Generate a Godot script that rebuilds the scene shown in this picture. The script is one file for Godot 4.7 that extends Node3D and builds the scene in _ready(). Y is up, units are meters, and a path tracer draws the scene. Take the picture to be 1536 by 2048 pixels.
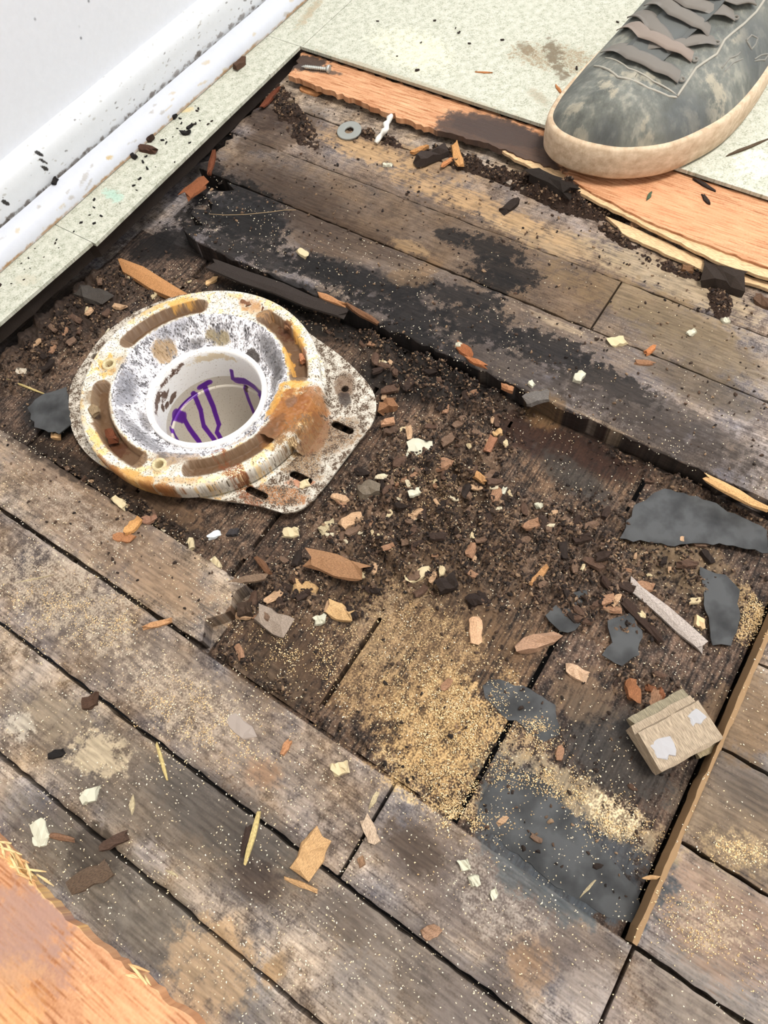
extends Node3D

# World: x runs along the old strip flooring away from the left wall, z runs along that wall towards the viewer, y is up.
# y = 0 is the top of the old hardwood strips, y = -0.018 the top of the older boards under them, y = 0.018 the top of the vinyl tiles.

var rng = RandomNumberGenerator.new()
var taken := {}
var mats := {}
var fine_bytes: PackedByteArray
var wide_bytes: PackedByteArray
var grain_bytes: PackedByteArray
var cross_bytes: PackedByteArray
const NS := 1024
var relief: FastNoiseLite
var relief_fine: FastNoiseLite
var heaps := []
var pit_heaps := []

# ---------------------------------------------------------------- names and nodes
func numbered(called: String) -> String:
	var n: int = taken.get(called, 0)
	taken[called] = n + 1
	return called if n == 0 else "%s_%03d" % [called, n]

func obj(called: String, mesh: Mesh, mat: Material, parent: Node = self) -> MeshInstance3D:
	var o := MeshInstance3D.new()
	o.mesh = mesh
	if mat:
		o.material_override = mat
	if parent == self:
		o.name = numbered(called)
	else:
		o.name = called
	parent.add_child(o, true)
	return o

func thing(called: String, label: String, category: String, at := Vector3.ZERO, turn := 0.0, group := "") -> Node3D:
	var o := Node3D.new()
	o.name = numbered(called)
	add_child(o)
	o.position = at
	o.rotation.y = turn
	return tag(o, label, category, group)

func tag(o: Node3D, label: String, category: String, group := "", kind := "") -> Node3D:
	o.set_meta("label", label)
	o.set_meta("category", category)
	if group:
		o.set_meta("group", group)
	if kind:
		o.set_meta("kind", kind)
	return o

func struct_node(called: String, label: String, category: String) -> Node3D:
	var o := Node3D.new()
	o.name = called
	add_child(o)
	tag(o, label, category, "", "structure")
	return o

# ---------------------------------------------------------------- noise and textures
func fnl(s: int, freq: float, octaves := 4, kind := FastNoiseLite.TYPE_SIMPLEX_SMOOTH) -> FastNoiseLite:
	var n := FastNoiseLite.new()
	n.seed = s
	n.noise_type = kind
	n.frequency = freq
	n.fractal_type = FastNoiseLite.FRACTAL_FBM if octaves > 1 else FastNoiseLite.FRACTAL_NONE
	n.fractal_octaves = octaves
	return n

func noise_image(s: int, freq: float, octaves: int, w := NS, h := NS, stretch_x := 1, stretch_y := 1) -> Image:
	var n := fnl(s, freq, octaves)
	var im := n.get_seamless_image(w / stretch_x, h / stretch_y)
	if stretch_x > 1 or stretch_y > 1:
		im.resize(w, h, Image.INTERPOLATE_CUBIC)
	im.convert(Image.FORMAT_L8)
	return im

func tex(im: Image) -> ImageTexture:
	return ImageTexture.create_from_image(im)

func grey_ramp(im: Image, low: float, high: float, power := 1.0) -> Image:
	var d := im.get_data()
	var lut := PackedByteArray()
	for i in 256:
		lut.append(int(255.0 * clampf(low + (high - low) * pow(i / 255.0, power), 0, 1)))
	for i in d.size():
		d[i] = lut[d[i]]
	return Image.create_from_data(im.get_width(), im.get_height(), false, Image.FORMAT_L8, d)

# Paints a plan of a surface: u0, v0 is the corner, px the size of one texel in metres. spots: soft-edged patches of dirt, rot, dust, wear and some painted shadow, each
# [centre, half length, half width, angle, colour, strength, softness, raggedness, 0 plain / 1 gritty / 2 streaked along u / 3 streaked along v].
func paint(w: int, h: int, u0: float, v0: float, px: float, mode: int, spots: Array) -> Image:
	var packed := []
	for s in spots:
		var c: Color = s[4]
		var p: Vector2 = s[0]
		packed.append(PackedFloat32Array([p.x, p.y, 1.0 / s[1], 1.0 / s[2], cos(s[3]), sin(s[3]), c.r * 255.0, c.g * 255.0, c.b * 255.0, s[5], 1.0 / s[6], s[7], s[8], maxf(s[1], s[2]) * 1.5]))
	var threads := []
	for k in 4:
		var t := Thread.new()
		t.start(paint_rows.bind(w, h * k / 4, h * (k + 1) / 4, u0, v0, px, mode, packed))
		threads.append(t)
	var data := PackedByteArray()
	for t in threads:
		data.append_array(t.wait_to_finish())
	return Image.create_from_data(w, h, false, Image.FORMAT_RGB8, data)

func paint_rows(w: int, y0: int, y1: int, u0: float, v0: float, px: float, mode: int, packed: Array) -> PackedByteArray:
	var out := PackedByteArray()
	out.resize(w * (y1 - y0) * 3)
	var at := 0
	var k := 0.00045 / px
	for y in range(y0, y1):
		var v := v0 + (y + 0.5) * px
		var ny := int(y / k) & 1023
		var live := []
		for s in packed:
			if absf(v - s[1]) < s[13]:
				live.append(s)
		for x in w:
			var u := u0 + (x + 0.5) * px
			var nx := int(x / k) & 1023
			var i := ny * NS + nx
			var far_i := ((ny * 5 + 300) & 1023) * NS + ((nx * 5 + 77) & 1023)
			var fine: float = fine_bytes[i] / 255.0
			var wide: float = wide_bytes[i] / 255.0
			var mid: float = wide_bytes[far_i] / 255.0
			var grain: float = grain_bytes[((ny * 2) & 1023) * NS + nx] / 255.0
			var r: float
			var g: float
			var b: float
			var streak := grain
			if mode == 0:  # the old boards
				var pit := v > -0.297 and v < -0.021 and u > -0.5 and u < 0.098 and not (u < -0.192 and v > -0.073)
				if pit:
					streak = cross_bytes[i] / 255.0
					var t := 0.3 * streak + 0.3 * wide + 0.4 * mid
					t = clampf((t - 0.3) * 2.6, 0, 1)
					r = 40 + 78 * t; g = 31 + 63 * t; b = 25 + 50 * t
					if streak < 0.3:
						r *= 0.72; g *= 0.72; b *= 0.72
				else:
					var hue: float = wide_bytes[((ny + 511) & 1023) * NS + ((nx + 300) & 1023)] / 255.0 - 0.5
					var t := 0.2 * grain + 0.4 * wide + 0.4 * mid
					t = clampf((t - 0.32) * 2.7, 0, 1)
					r = 102 + 86 * t + 26 * hue; g = 91 + 82 * t + 10 * hue; b = 83 + 75 * t - 14 * hue
					if grain < 0.27:
						r *= 0.84; g *= 0.83; b *= 0.82
				if fine > 0.68:
					r += (214 - r) * 0.3; g += (200 - g) * 0.3; b += (176 - b) * 0.3
				elif fine < 0.3:
					r *= 0.78; g *= 0.76; b *= 0.75
			elif mode == 1:  # vinyl tile: pale green cream with mottles
				var t := clampf((0.35 * mid + 0.65 * fine - 0.3) * 2.2, 0, 1)
				r = 160 + 42 * t; g = 161 + 40 * t; b = 143 + 44 * t
				if fine * 0.7 + mid * 0.3 < 0.33:
					r -= 22; g -= 21; b -= 22
			elif mode == 2:  # torn plywood
				var t := clampf((0.6 * grain + 0.25 * fine + 0.15 * wide - 0.28) * 2.2, 0, 1)
				r = 164 + 46 * t; g = 113 + 50 * t; b = 78 + 46 * t
				if grain < 0.3:
					r *= 0.9; g *= 0.85; b *= 0.8
			elif mode == 3:  # white paint
				var t := fine * 0.5 + mid * 0.5
				r = 206 + 8 * t; g = 209 + 8 * t; b = 213 + 8 * t
			elif mode == 4:  # enamelled steel of the flange, half eaten by zinc bloom
				var du := u - (-0.317)
				var dv := v - (-0.177)
				var rad := sqrt(du * du + dv * dv)
				var t := clampf((0.5 * fine + 0.5 * mid - 0.3) * 2.6, 0, 1)
				if rad > 0.0925:
					r = 112 + 92 * t; g = 104 + 92 * t; b = 90 + 92 * t
					if fine * 0.55 + mid * 0.45 < 0.43:
						r = 78; g = 62; b = 48
				elif rad > 0.066:
					r = 178 + 52 * t; g = 170 + 56 * t; b = 152 + 64 * t
					if mid * 0.5 + wide * 0.5 > 0.58:
						r = lerpf(r, 214.0, 0.6); g = lerpf(g, 176.0, 0.6); b = lerpf(b, 112.0, 0.6)
				else:
					var z := clampf((0.2 * wide + 0.4 * mid + 0.4 * fine - 0.33) * 4.5, 0, 1)
					r = 96 + 150 * z; g = 94 + 150 * z; b = 96 + 150 * z
				if fine < 0.26 and rad < 0.0925:
					r *= 0.45; g *= 0.4; b *= 0.34
			elif mode == 5:  # grey leather with dust
				var t := clampf((0.5 * wide + 0.3 * mid + 0.2 * fine - 0.3) * 2.2, 0, 1)
				r = 84 + 42 * t; g = 86 + 41 * t; b = 81 + 37 * t
				if mid * 0.6 + wide * 0.4 > 0.56:
					var q := clampf((mid * 0.6 + wide * 0.4 - 0.56) * 1.6, 0, 0.22) * (0.4 + fine)
					r = lerpf(r, 176.0, q); g = lerpf(g, 166.0, q); b = lerpf(b, 144.0, q)
			elif mode == 6:  # pipe bore: white above the joint, beige below
				if v < 0.036:
					r = 232; g = 230; b = 226
				else:
					r = 200; g = 192; b = 178
				if fine < 0.2:
					r -= 60; g -= 70; b -= 80
			else:  # rubber sole
				var t := clampf((0.5 * mid + 0.3 * fine + 0.2 * wide - 0.3) * 2.4, 0, 1)
				r = 172 + 44 * t; g = 148 + 48 * t; b = 120 + 50 * t
			for s: PackedFloat32Array in live:
				var du: float = u - s[0]
				if absf(du) > s[13]:
					continue
				var dv: float = v - s[1]
				var a: float = (du * s[4] + dv * s[5]) * s[2]
				var c: float = (dv * s[4] - du * s[5]) * s[3]
				var d := a * a + c * c
				if d > 2.2:
					continue
				var kind: float = s[12]
				var rag := wide * 0.3 + mid * 0.45 + fine * 0.25
				if kind == 2.0:
					rag = grain * 0.45 + mid * 0.35 + wide * 0.2
				elif kind == 3.0:
					rag = cross_bytes[i] / 255.0 * 0.6 + wide * 0.4
				var q: float = (1.0 - d + (rag - 0.5) * s[11] * 1.8) * s[10]
				if q <= 0.0:
					continue
				q = minf(q, 1.0) * s[9]
				if kind == 1.0:
					q *= clampf((fine * 0.7 + mid * 0.3 - 0.44) * 9.0, 0, 1)
				else:
					q *= 0.86 + 0.3 * (streak - 0.5)
				q = clampf(q, 0, 1)
				r += (s[6] - r) * q
				g += (s[7] - g) * q
				b += (s[8] - b) * q
			out[at] = int(clampf(r, 0, 255))
			out[at + 1] = int(clampf(g, 0, 255))
			out[at + 2] = int(clampf(b, 0, 255))
			at += 3
	return out

# a patch between two points on the plan
func spot(a: Vector2, b: Vector2, half_width: float, color: Color, strength := 0.8, soft := 0.5, ragged := 1.2, kind := 0) -> Array:
	return [(a + b) / 2, maxf((b - a).length() / 2, 0.003) + half_width * 0.25, half_width, (b - a).angle() if a != b else 0.0, color, strength, soft, ragged, kind]

func std(color: Color, rough := 0.8) -> StandardMaterial3D:
	var m := StandardMaterial3D.new()
	m.albedo_color = color
	m.roughness = rough
	m.metallic_specular = 0.35
	return m

# ---------------------------------------------------------------- shapes
func tri(st: SurfaceTool, a: Vector3, b: Vector3, c: Vector3) -> void:
	st.add_vertex(a); st.add_vertex(b); st.add_vertex(c)

func commit_flat(st: SurfaceTool) -> ArrayMesh:
	st.generate_normals()
	return st.commit()

func poly_grid(outline: PackedVector2Array, cell: float) -> Array:
	# points of the outline, points inside on a jittered grid, and the triangles between them
	var pts := outline.duplicate()
	var box := Rect2(outline[0], Vector2.ZERO)
	for p in outline:
		box = box.expand(p)
	if cell > 0:
		var nx := int(box.size.x / cell)
		var ny := int(box.size.y / cell)
		for j in range(1, ny + 1):
			for i in range(1, nx + 1):
				var p := box.position + Vector2((i - 0.5 + 0.3 * sin(i * 12.9 + j * 78.2)) * cell, (j - 0.5 + 0.3 * sin(i * 39.3 + j * 11.1)) * cell)
				if Geometry2D.is_point_in_polygon(p, outline):
					var near := false
					for q in outline:
						if q.distance_squared_to(p) < cell * cell * 0.16:
							near = true
							break
					if not near:
						pts.append(p)
	var all := Geometry2D.triangulate_delaunay(pts)
	var keep := PackedInt32Array()
	for t in range(0, all.size(), 3):
		var c := (pts[all[t]] + pts[all[t + 1]] + pts[all[t + 2]]) / 3
		if Geometry2D.is_point_in_polygon(c, outline):
			keep.append_array([all[t], all[t + 1], all[t + 2]])
	return [pts, keep]

func ragged(outline: Array, step: float, rough: float, s: int) -> PackedVector2Array:
	# the outline cut into short steps, each moved a little: torn wood
	var n := fnl(s, 90.0, 3)
	var n2 := fnl(s + 1, 420.0, 2)
	var out := PackedVector2Array()
	for i in outline.size():
		var a: Vector2 = outline[i]
		var b: Vector2 = outline[(i + 1) % outline.size()]
		var side := (b - a).normalized().orthogonal()
		var k := maxi(1, int((b - a).length() / step))
		for j in k:
			var p := a.lerp(b, float(j) / k)
			out.append(p + side * rough * (n.get_noise_2d(p.x, p.y) * 1.6 + n2.get_noise_2d(p.x, p.y) * 0.9) * (1.0 if j else 0.4))
	return out

# A plate of any outline: top follows `lift(point)`, a small chamfer round the edge, straight sides, closed below. UVs are plan positions.
func plate(outline: PackedVector2Array, top: float, thick: float, cell: float, chamfer: float, wave: float, wave_freq: float, s: int, uv_from := Rect2(0, 0, 1, 1), only := 0) -> ArrayMesh:
	if Geometry2D.is_polygon_clockwise(outline):
		outline.reverse()
	var g := poly_grid(outline, cell)
	var pts: PackedVector2Array = g[0]
	var ids: PackedInt32Array = g[1]
	var n := fnl(s, wave_freq, 3)
	var m := outline.size()
	var st := SurfaceTool.new()
	st.begin(Mesh.PRIMITIVE_TRIANGLES)
	var v3 := PackedVector3Array()
	for i in pts.size():
		var y := top + wave * n.get_noise_2d(pts[i].x, pts[i].y)
		if i < m:
			y -= chamfer
		v3.append(Vector3(pts[i].x, y, pts[i].y))
	if only != 2:
		st.set_smooth_group(0)
		for i in range(0, ids.size(), 3):
			var a := v3[ids[i]]
			var b := v3[ids[i + 1]]
			var c := v3[ids[i + 2]]
			if (b - a).cross(c - a).y > 0:
				var t := b
				b = c
				c = t
			for p: Vector3 in [a, b, c]:
				st.set_uv((Vector2(p.x, p.z) - uv_from.position) / uv_from.size)
				st.set_uv2(Vector2(p.x, p.z) * 6.0 + Vector2(s * 0.37, s * 0.71))
				st.add_vertex(p)
	if only != 1:
		st.set_smooth_group(-1)
		for i in m:
			var a := v3[i]
			var b := v3[(i + 1) % m]
			var a2 := Vector3(a.x, top - thick, a.z)
			var b2 := Vector3(b.x, top - thick, b.z)
			for p: Vector3 in [a, b, b2, a, b2, a2]:
				st.set_uv((Vector2(p.x, p.z) - uv_from.position) / uv_from.size)
				st.set_uv2(Vector2(p.x + p.z, p.y) * 6.0)
				st.add_vertex(p)
		var low := Geometry2D.triangulate_polygon(outline)
		for i in range(0, low.size(), 3):
			for k in 3:
				var p := outline[low[i + k]]
				st.set_uv((p - uv_from.position) / uv_from.size)
				st.set_uv2(p * 6.0)
				st.add_vertex(Vector3(p.x, top - thick, p.y))
	st.generate_normals()
	return st.commit()

# A splinter or chip of wood, L by W by T, along x: split sides, jagged ends, faceted top; sharp narrows the ends, curl lifts them.
func chip_mesh(L: float, W: float, T: float, s: int, sharp := 0.0, curl := 0.0, k := 4) -> ArrayMesh:
	var r := RandomNumberGenerator.new()
	r.seed = s * 7919 + 13
	var rows := []
	var sharp0 := clampf(sharp * r.randf_range(0.4, 1.5), 0.0, 0.92)
	var sharp1 := clampf(sharp * r.randf_range(0.4, 1.5), 0.0, 0.92)
	var skew := r.randf_range(-0.16, 0.16) * W
	var jag := minf(L * 0.14, W * 0.45)
	for i in k + 1:
		var f := float(i) / k * 2.0 - 1.0
		var narrow := 1.0 - (sharp0 if f < 0 else sharp1) * pow(absf(f), 1.6)
		var wl := W / 2 * narrow * r.randf_range(0.78, 1.12)
		var wr := W / 2 * narrow * r.randf_range(0.78, 1.12)
		var z0 := skew * f + r.randf_range(-0.05, 0.05) * W
		var y := curl * f * f
		var end := 1.0 if i == 0 or i == k else 0.35
		var row := PackedVector3Array()
		for q: Array in [[-wl, 0.0], [-wl * r.randf_range(0.82, 0.98), T * r.randf_range(0.5, 1.0)], [W * r.randf_range(-0.16, 0.16) * narrow, T * r.randf_range(0.75, 1.25)], [wr * r.randf_range(0.82, 0.98), T * r.randf_range(0.5, 1.0)], [wr, 0.0]]:
			row.append(Vector3(f * (L / 2 - jag * 0.5) + end * jag * r.randf_range(-1.0, 1.0), y + q[1], z0 + q[0]))
		rows.append(row)
	var st := SurfaceTool.new()
	st.begin(Mesh.PRIMITIVE_TRIANGLES)
	st.set_smooth_group(-1)
	for i in k:
		for j in 5:
			var l := (j + 1) % 5
			tri(st, rows[i][j], rows[i + 1][j], rows[i + 1][l])
			tri(st, rows[i][j], rows[i + 1][l], rows[i][l])
	for j in range(1, 4):
		tri(st, rows[0][0], rows[0][j], rows[0][j + 1])
		tri(st, rows[k][0], rows[k][j + 1], rows[k][j])
	st.generate_normals()
	return st.commit()

func bar(st: SurfaceTool, lo: Vector3, hi: Vector3) -> void:
	var c := PackedVector3Array()
	for k in 8:
		c.append(Vector3(hi.x if k & 1 else lo.x, hi.y if k & 2 else lo.y, hi.z if k & 4 else lo.z))
	for f: Array in [[0, 1, 3, 2], [5, 4, 6, 7], [4, 0, 2, 6], [1, 5, 7, 3], [2, 3, 7, 6], [4, 5, 1, 0]]:
		tri(st, c[f[0]], c[f[2]], c[f[1]])
		tri(st, c[f[0]], c[f[3]], c[f[2]])

func box_mesh(lo: Vector3, hi: Vector3) -> ArrayMesh:
	var st := SurfaceTool.new()
	st.begin(Mesh.PRIMITIVE_TRIANGLES)
	st.set_smooth_group(-1)
	bar(st, lo, hi)
	st.generate_normals()
	return st.commit()

# A tube along points with a radius at each.
func tube(path: PackedVector3Array, radii: PackedFloat32Array, sides := 8) -> ArrayMesh:
	var st := SurfaceTool.new()
	st.begin(Mesh.PRIMITIVE_TRIANGLES)
	st.set_smooth_group(0)
	var rings := []
	for i in path.size():
		var d := (path[mini(i + 1, path.size() - 1)] - path[maxi(i - 1, 0)]).normalized()
		var a := d.cross(Vector3.UP if absf(d.y) < 0.9 else Vector3.RIGHT).normalized()
		var b := a.cross(d)
		var ring := PackedVector3Array()
		for k in sides:
			ring.append(path[i] + (a * cos(TAU * k / sides) + b * sin(TAU * k / sides)) * radii[i])
		rings.append(ring)
	for i in path.size() - 1:
		for k in sides:
			var l := (k + 1) % sides
			tri(st, rings[i][k], rings[i + 1][l], rings[i + 1][k])
			tri(st, rings[i][k], rings[i][l], rings[i + 1][l])
	for k in range(1, sides - 1):
		tri(st, rings[0][0], rings[0][k + 1], rings[0][k])
		tri(st, rings[-1][0], rings[-1][k], rings[-1][k + 1])
	st.generate_normals()
	return st.commit()

# A surface turned round the y axis from a profile of (radius, height).
func lathe(profile: PackedVector2Array, sides := 64, smooth := false) -> ArrayMesh:
	var st := SurfaceTool.new()
	st.begin(Mesh.PRIMITIVE_TRIANGLES)
	st.set_smooth_group(0 if smooth else -1)
	for i in profile.size() - 1:
		for k in sides:
			var a := TAU * k / sides
			var b := TAU * (k + 1) / sides
			for n: Array in [[0, a], [0, b], [1, b], [0, a], [1, b], [1, a]]:
				var p := profile[i + n[0]]
				st.set_uv(Vector2(n[1] / TAU, p.y))
				st.add_vertex(Vector3(cos(n[1]) * p.x, p.y, sin(n[1]) * p.x))
	st.generate_normals()
	return st.commit()

# ---------------------------------------------------------------- materials
const MAP := Rect2(-0.53, -0.6, 0.74, 0.78)
const VIN := Rect2(-0.57, -0.95, 0.75, 1.15)
const FLA := Rect2(-0.45, -0.3, 0.28, 0.24)
var board_map: ImageTexture
var board_relief: ImageTexture
var detail_tex: ImageTexture
var grain_tex: ImageTexture
var speck_tex: ImageTexture
var cloud_tex: ImageTexture

func board_mat(tint: Color, rough := 0.82) -> StandardMaterial3D:
	var key := "board" + str(tint)
	if not mats.has(key):
		var m := std(tint, rough)
		m.albedo_texture = board_map
		m.detail_enabled = true
		m.detail_albedo = detail_tex
		m.detail_blend_mode = BaseMaterial3D.BLEND_MODE_MUL
		m.detail_uv_layer = BaseMaterial3D.DETAIL_UV_2
		m.heightmap_enabled = true
		m.heightmap_texture = board_relief
		m.heightmap_scale = 0.09
		mats[key] = m
	return mats[key]

# wood, stone or dirt of one colour with grain along x
func wood_mat(color: Color, rough := 0.85, along := 14.0, across := 90.0) -> StandardMaterial3D:
	var key := "wood%s%s" % [color, across]
	if not mats.has(key):
		var m := std(color, rough)
		m.albedo_texture = grain_tex
		m.uv1_triplanar = true
		m.uv1_scale = Vector3(along, across, across)
		m.heightmap_enabled = true
		m.heightmap_texture = grain_tex
		m.heightmap_scale = 0.06
		mats[key] = m
	return mats[key]

func grit_mat(color: Color, rough := 0.9, scale := 20.0) -> StandardMaterial3D:
	var key := "grit%s%s" % [color, scale]
	if not mats.has(key):
		var m := std(color, rough)
		m.albedo_texture = speck_tex
		m.uv1_triplanar = true
		m.uv1_world_triplanar = true
		m.uv1_scale = Vector3(scale, scale, scale)
		m.heightmap_enabled = true
		m.heightmap_texture = speck_tex
		m.heightmap_scale = 0.08
		mats[key] = m
	return mats[key]

func make_textures() -> void:
	var f := noise_image(11, 0.28, 3)
	var w := noise_image(12, 0.011, 5)
	var g := noise_image(13, 0.2, 4, NS, NS, 16, 1)
	var c := noise_image(14, 0.2, 4, NS, NS, 1, 16)
	fine_bytes = f.get_data()
	wide_bytes = w.get_data()
	grain_bytes = g.get_data()
	cross_bytes = c.get_data()
	detail_tex = tex(grey_ramp(noise_image(15, 0.12, 4, 512, 512, 8, 1), 0.78, 1.12))
	grain_tex = tex(grey_ramp(noise_image(16, 0.03, 4, 512, 512), 0.66, 1.12))
	speck_tex = tex(grey_ramp(noise_image(17, 0.09, 3, 512, 512), 0.35, 1.2))
	cloud_tex = tex(grey_ramp(noise_image(18, 0.012, 5, 512, 512), 0.55, 1.2))
	relief = fnl(21, 28.0, 4)
	relief_fine = fnl(22, 160.0, 3)

func paint_boards() -> void:
	var K := Color8(24, 21, 19)
	var DB := Color8(52, 41, 33)
	var MB := Color8(94, 74, 57)
	var GB := Color8(118, 104, 92)
	var TN := Color8(186, 156, 116)
	var BG := Color8(62, 65, 67)
	var WG := Color8(176, 166, 154)
	var RD := Color8(62, 34, 22)
	var s := []
	# boards behind the flange
	s.append(spot(Vector2(-0.4789, -0.3799), Vector2(0.0232, -0.383), 0.09, Color8(92, 74, 56), 0.75, 0.8, 0.8, 2))
	s.append(spot(Vector2(-0.4746, -0.3821), Vector2(-0.3118, -0.3667), 0.04, DB, 0.75, 0.7, 1.0))
	s.append(spot(Vector2(-0.437, -0.4651), Vector2(-0.2486, -0.4766), 0.018, Color8(150, 122, 88), 0.7, 0.6, 1.6, 2))
	s.append(spot(Vector2(-0.4048, -0.4611), Vector2(-0.3056, -0.4692), 0.013, TN, 0.85, 0.6, 1.6, 2))
	s.append(spot(Vector2(-0.3377, -0.4527), Vector2(-0.1848, -0.4479), 0.016, Color8(182, 150, 108), 0.8, 0.7, 1.8, 2))
	s.append(spot(Vector2(-0.2271, -0.4388), Vector2(-0.0986, -0.4432), 0.016, Color8(178, 154, 118), 0.85, 0.6, 1.5, 2))
	s.append(spot(Vector2(-0.1449, -0.4496), Vector2(0.015, -0.4418), 0.02, Color8(172, 156, 126), 0.85, 0.6, 1.4, 2))
	s.append(spot(Vector2(-0.1568, -0.4116), Vector2(0.0121, -0.4131), 0.022, Color8(126, 106, 78), 0.75, 0.6, 1.4))
	s.append(spot(Vector2(-0.09, -0.4062), Vector2(0.0338, -0.3891), 0.024, Color8(104, 90, 70), 0.8, 0.6, 1.0))
	s.append(spot(Vector2(-0.047, -0.3638), Vector2(0.044, -0.3605), 0.018, Color8(84, 72, 56), 0.7, 0.6, 1.0))
	s.append(spot(Vector2(-0.4567, -0.3388), Vector2(-0.3688, -0.3498), 0.026, Color8(30, 29, 29), 0.97, 0.3, 1.2))
	s.append(spot(Vector2(-0.478, -0.3498), Vector2(-0.4746, -0.3821), 0.02, Color8(32, 30, 30), 0.9, 0.35, 1.0))
	s.append(spot(Vector2(-0.3839, -0.3628), Vector2(-0.2343, -0.3695), 0.018, Color8(70, 55, 42), 0.7, 0.6, 1.2, 2))
	s.append(spot(Vector2(-0.3538, -0.3442), Vector2(-0.2954, -0.3426), 0.012, Color8(86, 68, 52), 0.8, 0.7, 1.2, 2))
	s.append(spot(Vector2(-0.3545, -0.3237), Vector2(-0.1956, -0.336), 0.016, Color8(38, 33, 30), 0.8, 0.5, 1.2))
	s.append(spot(Vector2(-0.2919, -0.2946), Vector2(-0.0409, -0.3162), 0.03, Color8(50, 43, 38), 0.78, 0.7, 1.6))
	s.append(spot(Vector2(-0.0747, -0.3067), Vector2(0.0616, -0.3111), 0.022, Color8(58, 49, 41), 0.8, 0.7, 1.8))
	for q: Array in [[Vector2(-0.2477, -0.4076), Vector2(-0.217, -0.4044), 0.010], [Vector2(-0.2235, -0.4074), Vector2(-0.1698, -0.4108), 0.014], [Vector2(-0.2015, -0.3936), Vector2(-0.1486, -0.3916), 0.014], [Vector2(-0.2066, -0.3783), Vector2(-0.1581, -0.3804), 0.012], [Vector2(-0.2453, -0.3264), Vector2(-0.2257, -0.3554), 0.011], [Vector2(-0.2334, -0.3451), Vector2(-0.1642, -0.3593), 0.013], [Vector2(-0.2495, -0.318), Vector2(-0.1853, -0.3187), 0.016], [Vector2(-0.2736, -0.3108), Vector2(-0.2333, -0.3151), 0.010], [Vector2(-0.2024, -0.3322), Vector2(-0.1311, -0.3379), 0.020], [Vector2(-0.1521, -0.3373), Vector2(-0.0741, -0.3379), 0.017], [Vector2(-0.2422, -0.2926), Vector2(-0.1753, -0.3019), 0.013], [Vector2(-0.0969, -0.3355), Vector2(-0.0296, -0.3327), 0.013], [Vector2(-0.4361, -0.3352), Vector2(-0.3617, -0.3332), 0.020], [Vector2(-0.4773, -0.3279), Vector2(-0.416, -0.3247), 0.022], [Vector2(-0.4399, -0.305), Vector2(-0.3258, -0.3133), 0.014], [Vector2(-0.3545, -0.3237), Vector2(-0.2594, -0.3186), 0.012], [Vector2(-0.4849, -0.3022), Vector2(-0.4279, -0.3045), 0.02], [Vector2(-0.4785, -0.3647), Vector2(-0.3878, -0.3678), 0.014], [Vector2(-0.488, -0.2723), Vector2(-0.4641, -0.299), 0.02], [Vector2(-0.325, -0.3266), Vector2(-0.2383, -0.3302), 0.012]]:
		s.append(spot(q[0], q[1], q[2], K, 0.93, 0.3, 2.0))
	s.append(spot(Vector2(-0.119, -0.3229), Vector2(0.0577, -0.3221), 0.02, Color8(60, 52, 45), 0.8, 0.5, 1.6))
	s.append(spot(Vector2(-0.0828, -0.2995), Vector2(0.0388, -0.2955), 0.002, Color8(170, 144, 108), 0.5, 0.6, 2.4, 2))
	for x in 22:  # shadow painted along the long board edge so its side face darkens
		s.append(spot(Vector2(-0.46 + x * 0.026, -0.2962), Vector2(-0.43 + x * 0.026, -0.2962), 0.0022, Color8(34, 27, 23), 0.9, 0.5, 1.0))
	for q: Array in [[Vector2(-0.2954, 0.0451), Vector2(-0.2356, 0.0412), 0.014], [Vector2(-0.2498, 0.0129), Vector2(-0.1921, 0.0102), 0.012], [Vector2(-0.3477, -0.0225), Vector2(-0.2783, -0.0214), 0.012], [Vector2(-0.1917, 0.0516), Vector2(-0.1601, 0.0511), 0.012], [Vector2(-0.2218, 0.0808), Vector2(-0.1959, 0.0773), 0.010], [Vector2(-0.1267, 0.0847), Vector2(-0.0875, 0.0844), 0.012], [Vector2(-0.0471, 0.0714), Vector2(-0.0134, 0.0699), 0.014], [Vector2(-0.0226, 0.0472), Vector2(0.0008, 0.045), 0.012], [Vector2(-0.0194, 0.0032), Vector2(0.0237, 0.0032), 0.012], [Vector2(0.0762, 0.0002), Vector2(0.0988, 0.0027), 0.014], [Vector2(0.1187, -0.0106), Vector2(0.146, -0.0169), 0.014], [Vector2(-0.0945, 0.0217), Vector2(-0.0617, 0.0188), 0.010]]:
		s.append(spot(q[0], q[1], q[2], Color8(178, 166, 156), 0.5, 0.8, 2.2))
	for q: Array in [[Vector2(-0.0467, 0.0494), Vector2(-0.0102, 0.047), 0.010], [Vector2(-0.1217, 0.0516), Vector2(-0.0762, 0.0459), 0.012], [Vector2(-0.2178, 0.101), Vector2(-0.1765, 0.0931), 0.010], [Vector2(-0.0358, 0.008), Vector2(-0.0054, 0.0055), 0.010], [Vector2(0.0389, 0.03), Vector2(0.0614, 0.03), 0.012], [Vector2(0.0777, -0.0136), Vector2(0.0958, -0.0153), 0.008], [Vector2(-0.2968, -0.0018), Vector2(-0.2554, -0.007), 0.006], [Vector2(0.1109, -0.1225), Vector2(0.1324, -0.1125), 0.012]]:
		s.append(spot(q[0], q[1], q[2], Color8(62, 54, 50), 0.6, 0.8, 2.2))
	s.append(spot(Vector2(-0.0878, -0.3093), Vector2(0.0518, -0.3053), 0.012, Color8(64, 54, 46), 0.75, 0.6, 1.4, 1))
	s.append(spot(Vector2(-0.2786, -0.3778), Vector2(-0.2401, -0.379), 0.008, Color8(160, 134, 100), 0.85, 0.5, 1.4))
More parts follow.
